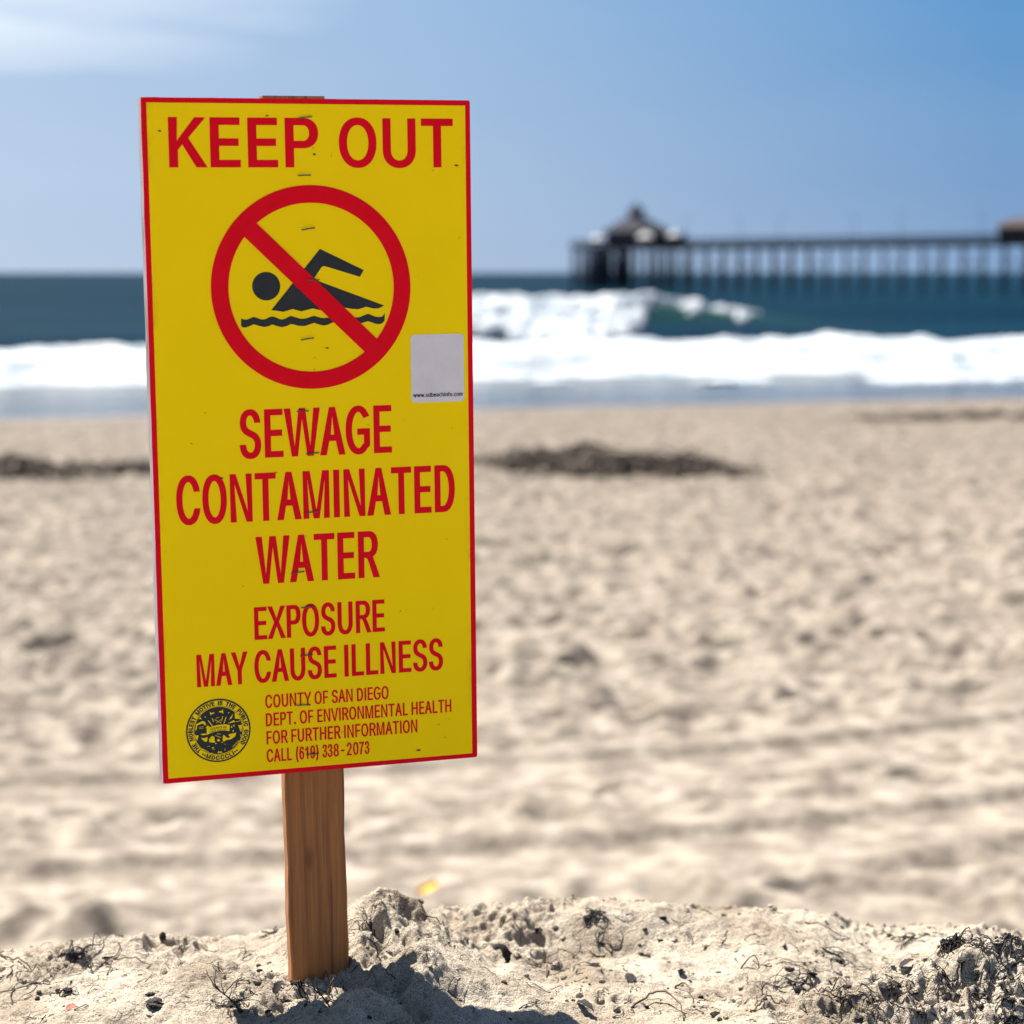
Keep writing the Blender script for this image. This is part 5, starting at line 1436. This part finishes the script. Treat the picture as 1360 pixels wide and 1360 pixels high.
# yellow scrap lying on the sand behind the berm
yx, yy_ = -0.283, 6.72
yz = ground_beach(yx, yy_)
mb = MB()
N = 12
V, F = [], []
for i in range(N + 1):
    t = i / N
    hw_ = 0.006 + 0.009 * math.sin(math.pi * t) + 0.006 * t
    for j, sgn in enumerate((-1, 0, 1)):
        V.append((-0.046 + 0.092 * t, sgn * hw_, 0.016 + 0.030 * t + 0.006 * math.sin(5 * t) + (0.006 if sgn else 0)))
V += [(a, b2, c2 - 0.003) for a, b2, c2 in V]
nn = 3 * (N + 1)
for i in range(N):
    for j in range(2):
        a = i * 3 + j
        F.append((a, a + 3, a + 4, a + 1))
        F.append((a + nn, a + 1 + nn, a + 4 + nn, a + 3 + nn))
mb.add(V, F)
o = mb.build("yellow_scrap", M['yel'], loc=(yx, yy_, yz + 0.008))
o.rotation_euler = (0.75, -0.42, 0.1)
tag(o, "small yellow plastic scrap lying on the sand behind the stake", "litter")

# ------------------------------------------------------------------ DRIFT LITTER ON THE BERM
def at(px, py):
    """where the view through photo pixel (px, py) meets the berm: used to measure positions on the ground"""
    dx = (px - 680) / 2720.0
    b = -(py - 680) / 2720.0
    c, s = math.cos(PITCH), math.sin(PITCH)
    d = Vector((dx, c + b * s, -s + b * c))
    ks = np.arange(1.45, 2.9, 0.004)
    xx, yy, zz = d.x * ks, d.y * ks, CAM_Z + d.z * ks
    hh = berm(xx, yy)
    below = np.nonzero(zz < hh)[0]
    if len(below) == 0:
        i = int(np.argmin(np.abs(zz - hh)))
    else:
        i = int(below[0])
    return float(xx[i]), float(yy[i])


def rel_ground(cx, cy, cz):
    return lambda a, b: ground_berm(a + cx, b + cy) - cz


def tangle(px, py, label, n=10, rad=0.014, length=0.05, r=0.0007, lift=0.008, curl=0.6, seed=1, group=None, body=0.0, matn='kelp'):
    rr = random.Random(seed)
    cx, cy = at(px, py)
    cz = ground_berm(cx, cy)
    root = empty("seaweed_tangle", (cx, cy, cz))
    tag(root, label, "seaweed", group)
    gf = rel_ground(cx, cy, cz)
    mb = MB()
    for i in range(n):
        t, q = rr.uniform(0, 6.28), rad * math.sqrt(rr.random())
        strand(mb, (q * math.cos(t), q * 0.8 * math.sin(t)), length * rr.uniform(0.4, 1.2), r * rr.uniform(0.4, 1.15), 12, curl, gf, lift * rr.random(), rr, 5)
    mb.build("strands", M[matn], root, smooth=True)
    if body:
        bm = bmesh.new()
        for k in range(5):
            bmesh.ops.create_icosphere(bm, subdivisions=2, radius=body * rr.uniform(0.35, 0.7),
                                       matrix=Matrix.Translation((rr.uniform(-1, 1) * body, rr.uniform(-0.6, 0.6) * body, body * rr.uniform(0.1, 0.5))) @ Matrix.Diagonal((1.4, 1, 0.6, 1)))
        for v in bm.verts:
            v.co += Vector((rr.uniform(-1, 1), rr.uniform(-1, 1), rr.uniform(-1, 1))) * body * 0.16
        me = bpy.data.meshes.new("matted_core")
        bm.to_mesh(me)
        obj("matted_core", me, M[matn], root)
    return root


def sprig(px, py, label, h=0.022, branches=5, seed=1, r=0.0008, lean=(0.5, -0.2), matn='kelp', group=None):
    rr = random.Random(seed)
    cx, cy = at(px, py)
    cz = ground_berm(cx, cy)
    mb = MB()
    main = []
    for i in range(9):
        t = i / 8
        main.append(Vector((lean[0] * h * t + 0.12 * h * math.sin(4 * t + seed), lean[1] * h * t, -0.004 + (h + 0.004) * t * (1 - 0.25 * t))))
    mb.tube(main, [r * (1.2 - 0.7 * i / 8) for i in range(9)], 5)
    for k in range(branches):
        i = rr.randint(2, 7)
        p = main[i].copy()
        d = Vector((rr.uniform(-1, 1), rr.uniform(-0.8, 0.8), rr.uniform(-0.1, 0.9))).normalized()
        pts = [p]
        for j in range(5):
            p = p + d * h * 0.13
            d = (d + Vector((rr.uniform(-0.4, 0.4), rr.uniform(-0.4, 0.4), rr.uniform(-0.3, 0.3)))).normalized()
            pts.append(p)
        mb.tube(pts, [r * 0.8 * (1 - 0.12 * j) for j in range(6)], 4)
    o = mb.build("seaweed_sprig", M[matn], smooth=True, loc=(cx, cy, cz))
    tag(o, label, "seaweed", group)
    return o


def twig(pts_px, label, r=0.0009, lift=0.004, seed=1, matn='twig', group=None, cat="twig"):
    rr = random.Random(seed)
    P = [at(*q) for q in pts_px]
    cx, cy = P[0]
    cz = ground_berm(cx, cy)
    pts = []
    m_ = len(P)
    for i in range(m_ - 1):
        for j in range(5):
            t = j / 5
            g = (i + t) / (m_ - 1)
            x = P[i][0] * (1 - t) + P[i + 1][0] * t + rr.uniform(-1, 1) * 0.0005
            y = P[i][1] * (1 - t) + P[i + 1][1] * t
            pts.append((x - cx, y - cy, ground_berm(x, y) - cz + r * 0.8 + lift * math.sin(math.pi * g)))
    x, y = P[-1]
    pts.append((x - cx, y - cy, ground_berm(x, y) - cz + r * 0.5))
    n = len(pts)
    o = MB().tube(pts, [r * (1.1 - 0.6 * i / n) for i in range(n)], 5).build("twig" if cat == "twig" else "kelp_strand", M[matn], smooth=True, loc=(cx, cy, cz))
    tag(o, label, cat, group)
    return o


def chunk(px, py, label, s=0.008, seed=1, matn='kelp', flat=0.6, name="kelp_fragment", cat="seaweed", group=None, stretch=1.4, rot=0.0):
    rr = random.Random(seed)
    cx, cy = at(px, py)
    cz = ground_berm(cx, cy)
    bm = bmesh.new()
    bmesh.ops.create_icosphere(bm, subdivisions=3, radius=1.0)
    ox, oy = rr.uniform(0, 50), rr.uniform(0, 50)
    for v in bm.verts:
        d = v.co.normalized()
        k = 1 + 0.9 * float(fbm(np.array([d.x + ox + d.z]), np.array([d.y + oy - d.z]), 1.3, 4, 0.65)[0])
        v.co = Vector((d.x * k * s * stretch * 0.62, d.y * k * s * 0.62, d.z * k * s * flat * 0.5))
    me = bpy.data.meshes.new(name)
    bm.to_mesh(me)
    o = obj(name, me, M[matn], smooth=matn == 'sand', loc=(cx, cy, cz + s * flat * 0.35))
    o.rotation_euler = (rr.uniform(-0.3, 0.3), rr.uniform(-0.3, 0.3), rot)
    tag(o, label, cat, group)
    return o


def leaf(px, py, label, ln=0.02, wd=0.007, up=0.6, yaw_=0.5, seed=1, matn='kelp', name="dried_leaf", cat="leaf"):
    rr = random.Random(seed)
    cx, cy = at(px, py)
    cz = ground_berm(cx, cy)
    V, F = [], []
    n = 9
    for i in range(n + 1):
        t = i / n
        w2 = wd * math.sin(math.pi * min(1, 0.12 + 0.88 * t)) * (1 + 0.2 * rr.uniform(-1, 1))
        zc = 0.15 * ln * math.sin(2.6 * t)
        for j in (-1, 0, 1):
            V.append((ln * (t - 0.15), j * w2, zc + 0.35 * abs(j) * w2 + 0.0006 * rr.uniform(-1, 1)))
    k = len(V)
    V += [(a, b, c - 0.0006) for a, b, c in V]
    for i in range(n):
        for j in range(2):
            a = i * 3 + j
            F += [(a, a + 3, a + 4, a + 1), (a + k, a + 1 + k, a + 4 + k, a + 3 + k)]
    o = MB().add(V, F).build(name, M[matn], smooth=True, loc=(cx, cy, cz + 0.002))
    o.rotation_euler = (rr.uniform(-0.5, 0.5), -up, yaw_)
    tag(o, label, cat)
    return o


TG = "seaweed tangles on the near sand"
tangle(98, 1268, "open tangle of dark seaweed at the left crest of the near sand", 14, 0.016, 0.05, 0.0010, 0.014, 0.7, 21, TG, 0.006)
tangle(128, 1280, "flat dark strands beside the tangle at the left crest", 6, 0.012, 0.045, 0.0008, 0.004, 0.4, 22, TG)
tangle(40, 1308, "long dark strands lying at the left edge of the near sand", 12, 0.020, 0.07, 0.0009, 0.005, 0.35, 23, TG, 0.0)
tangle(92, 1318, "small knotted seaweed clump at the lower left", 9, 0.010, 0.03, 0.0009, 0.006, 0.9, 24, TG, 0.0045)
tangle(10, 1298, "thin strands at the lower left corner of the sand", 6, 0.012, 0.05, 0.0007, 0.004, 0.5, 25, TG)
tangle(220, 1292, "fine hair-like strands on the crest between left tangle and stake", 9, 0.020, 0.05, 0.0005, 0.006, 0.5, 26, TG)
tangle(250, 1262, "pale brown fine strands on the crest left of the stake", 8, 0.020, 0.045, 0.0005, 0.005, 0.5, 27, TG, 0, 'twig')
tangle(330, 1270, "fine dark strands just left of the stake", 7, 0.016, 0.04, 0.0005, 0.006, 0.6, 28, TG)
tangle(362, 1240, "dark weed caught on the sand against the stake's left side", 8, 0.010, 0.028, 0.0007, 0.008, 0.8, 29, TG, 0.003)
tangle(310, 1338, "dark twiggy seaweed at the bottom edge in front of the stake", 12, 0.014, 0.035, 0.0009, 0.010, 0.7, 30, TG, 0.004)
tangle(392, 1308, "dark weed at the stake's foot", 9, 0.012, 0.03, 0.0009, 0.005, 0.7, 31, TG, 0.003)
tangle(488, 1235, "fine strands hanging over the sand clump right of the stake", 10, 0.016, 0.035, 0.0006, 0.010, 0.7, 32, TG)
tangle(784, 1222, "dark crinkled seaweed at the crest right of the sign's shadow", 12, 0.012, 0.03, 0.0009, 0.008, 0.8, 33, TG, 0.005)
tangle(808, 1262, "flat dark strands below the crinkled seaweed", 6, 0.012, 0.03, 0.0008, 0.003, 0.5, 34, TG)
tangle(742, 1290, "thin looping strand right of the sign's shadow", 4, 0.008, 0.04, 0.0006, 0.008, 0.5, 35, TG)
tangle(1062, 1318, "spread tangle of dark strands on the middle right sand", 16, 0.026, 0.07, 0.0009, 0.007, 0.45, 36, TG, 0.0045)
tangle(1130, 1322, "dark strands spreading right from the middle tangle", 12, 0.026, 0.06, 0.0008, 0.006, 0.5, 37, TG)
tangle(1115, 1278, "broken dark weed along the foot of the right mound", 12, 0.022, 0.05, 0.0008, 0.005, 0.6, 38, TG, 0.004)
tangle(1262, 1262, "dense spiky ball of seaweed on the right mound", 46, 0.008, 0.026, 0.0009, 0.014, 0.35, 39, TG, 0.007)
tangle(1215, 1245, "scattered strands on the crest of the right mound", 14, 0.024, 0.05, 0.0008, 0.006, 0.5, 40, TG)
tangle(1300, 1300, "dark strands on the right mound's flank", 26, 0.038, 0.05, 0.0010, 0.004, 0.5, 41, TG, 0.004)
tangle(1345, 1250, "dark strands on the crest at the right edge", 20, 0.026, 0.05, 0.0009, 0.006, 0.5, 42, TG)
tangle(1340, 1335, "dense dark strands in the lower right corner", 26, 0.034, 0.05, 0.0010, 0.004, 0.5, 43, TG, 0.004)
tangle(1160, 1345, "curly strands at the bottom edge right of centre", 12, 0.022, 0.04, 0.0008, 0.005, 0.8, 44, TG)
tangle(1235, 1325, "loose strands below the spiky ball of seaweed", 14, 0.026, 0.04, 0.0008, 0.004, 0.6, 45, TG)

SG = "small seaweed sprigs"
sprig(316, 1345, "branched dark sprig rising from the sand in front of the stake", 0.034, 7, 51, 0.0009, (-0.55, 0.1), group=SG)
sprig(435, 1338, "thin pale twig standing crookedly below the stake", 0.030, 3, 52, 0.0008, (-0.25, 0.1), 'twig', group=SG)
sprig(1012, 1322, "small upright sprig left of the middle tangle", 0.018, 4, 53, 0.0007, (0.3, 0), group=SG)
sprig(1182, 1325, "forked sprig right of the middle tangle", 0.020, 5, 54, 0.0007, (0.5, 0), group=SG)
sprig(958, 1255, "tiny forked sprig at the crest", 0.012, 4, 55, 0.0006, (0.4, 0), group=SG)
sprig(505, 1275, "slender dark sprig against the sand clump right of the stake", 0.030, 3, 56, 0.0007, (-0.5, 0.1), group=SG)
sprig(1068, 1345, "short upright stalk at the bottom edge", 0.014, 1, 57, 0.0007, (0.0, 0), group=SG)

WG = "thin twigs on the near sand"
twig([(840, 1340), (862, 1331), (885, 1332), (904, 1345), (908, 1356)], "long arched twig at the bottom right of centre", 0.0010, 0.010, 61, group=WG)
twig([(896, 1314), (908, 1316), (916, 1326), (921, 1334)], "short hooked twig above the arched twig", 0.0009, 0.008, 62, group=WG)
twig([(984, 1288), (1000, 1282), (1006, 1276)], "short straight twig on the crest right of centre", 0.0008, 0.008, 63, group=WG)
twig([(726, 1300), (727, 1283), (742, 1273), (768, 1274)], "thin bent twig right of the sign's shadow", 0.0008, 0.010, 64, group=WG)
twig([(664, 1230), (690, 1246), (706, 1262)], "pale straight twig on the slope right of the stake", 0.0008, 0.006, 65, group=WG)
twig([(560, 1214), (585, 1235), (600, 1243)], "thin twig on the ridge of the sand clump", 0.0007, 0.005, 66, group=WG)
twig([(0, 1268), (30, 1282), (62, 1291), (70, 1300)], "dark twig running in from the left edge", 0.0010, 0.004, 67, group=WG)
twig([(142, 1296), (150, 1285), (175, 1283), (200, 1284)], "curved dark twig on the left sand", 0.0008, 0.008, 68, group=WG)
twig([(1168, 1313), (1190, 1325), (1208, 1322)], "dark curved twig on the sand below the right mound", 0.0009, 0.006, 69, group=WG)
twig([(996, 1345), (1012, 1338), (1040, 1336), (1058, 1330)], "thin dark twig left of the middle tangle at the bottom", 0.0008, 0.005, 70, group=WG)
twig([(430, 1322), (438, 1330), (444, 1318), (434, 1306), (426, 1296)], "curved pale root fibre beside the stake's foot", 0.0008, 0.012, 71, group=WG)
twig([(1070, 1226), (1100, 1238), (1130, 1248)], "thin strand on the pale sand behind the middle", 0.0008, 0.003, 72, group=WG)

KG = "dark dry kelp fragments"
for i, (px, py, s_, fl, st_, lb) in enumerate((
        (217, 1250, 0.0075, 1.3, 0.8, "curled dark kelp pod on the left crest"), (205, 1338, 0.010, 0.5, 1.0, "dark kelp lump at the bottom left"), (198, 1322, 0.005, 0.5, 1.2, "small dark lump above the kelp lump at the bottom left"),
        (52, 1322, 0.0035, 0.6, 1.2, "small dark crumb at the lower left"), (162, 1245, 0.0045, 0.5, 1.6, "flat dark flake on the left crest"), (380, 1330, 0.005, 0.5, 1.4, "dark flake in front of the stake's foot"),
        (620, 1250, 0.004, 0.6, 1.2, "dark crumb on the ridge right of the stake"), (660, 1262, 0.005, 0.7, 1.3, "dark crumb on the slope above the sign's shadow"), (714, 1243, 0.0065, 0.9, 1.1, "crinkled brown kelp knob on the right slope"),
        (738, 1236, 0.004, 0.7, 1.2, "small rounded crumb beside the kelp knob"), (790, 1284, 0.006, 0.6, 1.3, "grey brown kelp knob below the crinkled seaweed"), (838, 1302, 0.0075, 0.35, 1.9, "flat dark kelp flake right of the sign's shadow"),
        (905, 1297, 0.0055, 0.9, 0.9, "upright black kelp knob on the middle sand"), (800, 1306, 0.0045, 0.5, 1.2, "small dark flake by the shadow's right tip"), (852, 1268, 0.004, 0.5, 1.5, "small dark flake on the crest right of centre"),
        (950, 1348, 0.0055, 0.6, 1.4, "dark lump at the bottom edge right of centre"), (1172, 1311, 0.0065, 0.6, 1.4, "rounded dark kelp knob on the slope of the right mound"), (1240, 1335, 0.008, 0.5, 1.2, "dark kelp patch at the foot of the right mound"),
        (1220, 1352, 0.008, 0.5, 1.4, "dark kelp patch at the bottom edge below the right mound"), (1140, 1354, 0.006, 0.6, 1.3, "small dark heap at the bottom edge below the middle tangle"), (1050, 1288, 0.005, 0.4, 2.0, "flat weed flake on the foot of the right mound"),
        (1078, 1296, 0.0055, 0.4, 2.0, "second flat weed flake on the foot of the right mound"), (1280, 1282, 0.006, 0.5, 1.3, "dark knob right below the spiky ball"), (770, 1326, 0.006, 0.4, 1.2, "dark flake at the shadow's lower right end"))):
    chunk(px, py, lb, s_, 80 + i, 'kelp', fl, "kelp_fragment", "seaweed", KG, st_, rot=i * 1.3)
leaf(672, 1279, "dark triangular leaf standing on the slope right of the stake", 0.022, 0.007, 0.9, 2.4, 120)
leaf(770, 1338, "dark pointed leaf by the shadow's lower right tip", 0.024, 0.004, -0.2, -0.9, 121)
leaf(90, 1343, "small red petal on the lower left sand", 0.010, 0.0035, 0.15, 0.2, 122, 'petal', "red_petal", "petal")
leaf(366, 1322, "dark leaf flake casting a shadow in front of the stake's foot", 0.014, 0.004, 0.7, 0.8, 123)
leaf(1198, 1288, "dark curled leaf on the slope of the right mound", 0.016, 0.004, 0.3, 0.4, 124)

# countless crumbs of weed and clods of sand
rnd = random.Random(99)


def density(x, y):
    # weed collects on the right mound and in the crumbly patches
    return (0.12 + 0.9 * math.exp(-((x - 0.43) / 0.16) ** 2 - ((y - 1.83) / 0.14) ** 2) + 0.35 * math.exp(-((x - 0.26) / 0.10) ** 2 - ((y - 1.84) / 0.08) ** 2)
            + 0.30 * math.exp(-((x + 0.20) / 0.07) ** 2 - ((y - 1.80) / 0.08) ** 2) + 0.30 * math.exp(-((x - 0.05) / 0.10) ** 2 - ((y - 1.92) / 0.08) ** 2)
            + 0.15 * math.exp(-((x + 0.42) / 0.10) ** 2 - ((y - 1.82) / 0.08) ** 2)) * (0.4 if (-0.36 < x < -0.24 and y < 1.83) else 1)


mb = MB()
cnt = 0
while cnt < 900:
    x, y = rnd.uniform(-0.62, 0.62), rnd.uniform(1.58, 2.2)
    if rnd.random() > density(x, y):
        continue
    cnt += 1
    strand(mb, (x, y), rnd.uniform(0.006, 0.035), rnd.uniform(0.0002, 0.0006), 6, 0.6, ground_berm, rnd.uniform(0, 0.004), rnd, 4)
tag(mb.build("seaweed_litter", M['kelp'], smooth=True), "short dark seaweed threads strewn over the near sand", "litter", kind='stuff')


def crumbs(name, n, smin, smax, material, dens, label, cat):
    V0, F0 = [], []
    bm = bmesh.new()
    bmesh.ops.create_icosphere(bm, subdivisions=2, radius=1.0)
    base = [v.co.copy() for v in bm.verts]
    faces = [[v.index for v in f.verts] for f in bm.faces]
    bm.free()
    mb = MB()
    c_ = 0
    P = []
    while c_ < n:
        x, y = rnd.uniform(-0.62, 0.62), rnd.uniform(1.58, 2.3)
        if rnd.random() > dens(x, y):
            continue
        c_ += 1
        P.append((x, y))
    Z = berm(np.array([q[0] for q in P]), np.array([q[1] for q in P]))
    for (x, y), z in zip(P, Z):
        s_ = smin + (smax - smin) * rnd.random() ** 3
        sx_, sy_, sz_ = s_ * rnd.uniform(0.8, 1.6), s_ * rnd.uniform(0.7, 1.2), s_ * rnd.uniform(0.4, 0.9)
        a = rnd.uniform(0, 6.28)
        ca, sa = math.cos(a), math.sin(a)
        V = []
        for q in base:
            k = 1 + rnd.uniform(-0.28, 0.28)
            u, v, w_ = q.x * sx_ * k, q.y * sy_ * k, q.z * sz_ * k
            V.append((x + u * ca - v * sa, y + u * sa + v * ca, z + sz_ * 0.3 + w_))
        mb.add(V, faces)
    tag(mb.build(name, material), label, cat, kind='stuff')


def dens_clod(x, y):
    return 0.10 + 0.9 * density(x, y) + 0.8 * math.exp(-((x + 0.115) / 0.06) ** 2 - ((y - 1.95) / 0.07) ** 2)


crumbs("sand_clods", 1100, 0.0006, 0.0042, M['sand'], dens_clod, "small crumbs and clods of sand strewn over the berm", "sand clods")
crumbs("kelp_crumbs", 900, 0.0005, 0.0030, M['kelp'], density, "tiny dark kelp crumbs strewn over the near sand", "litter")
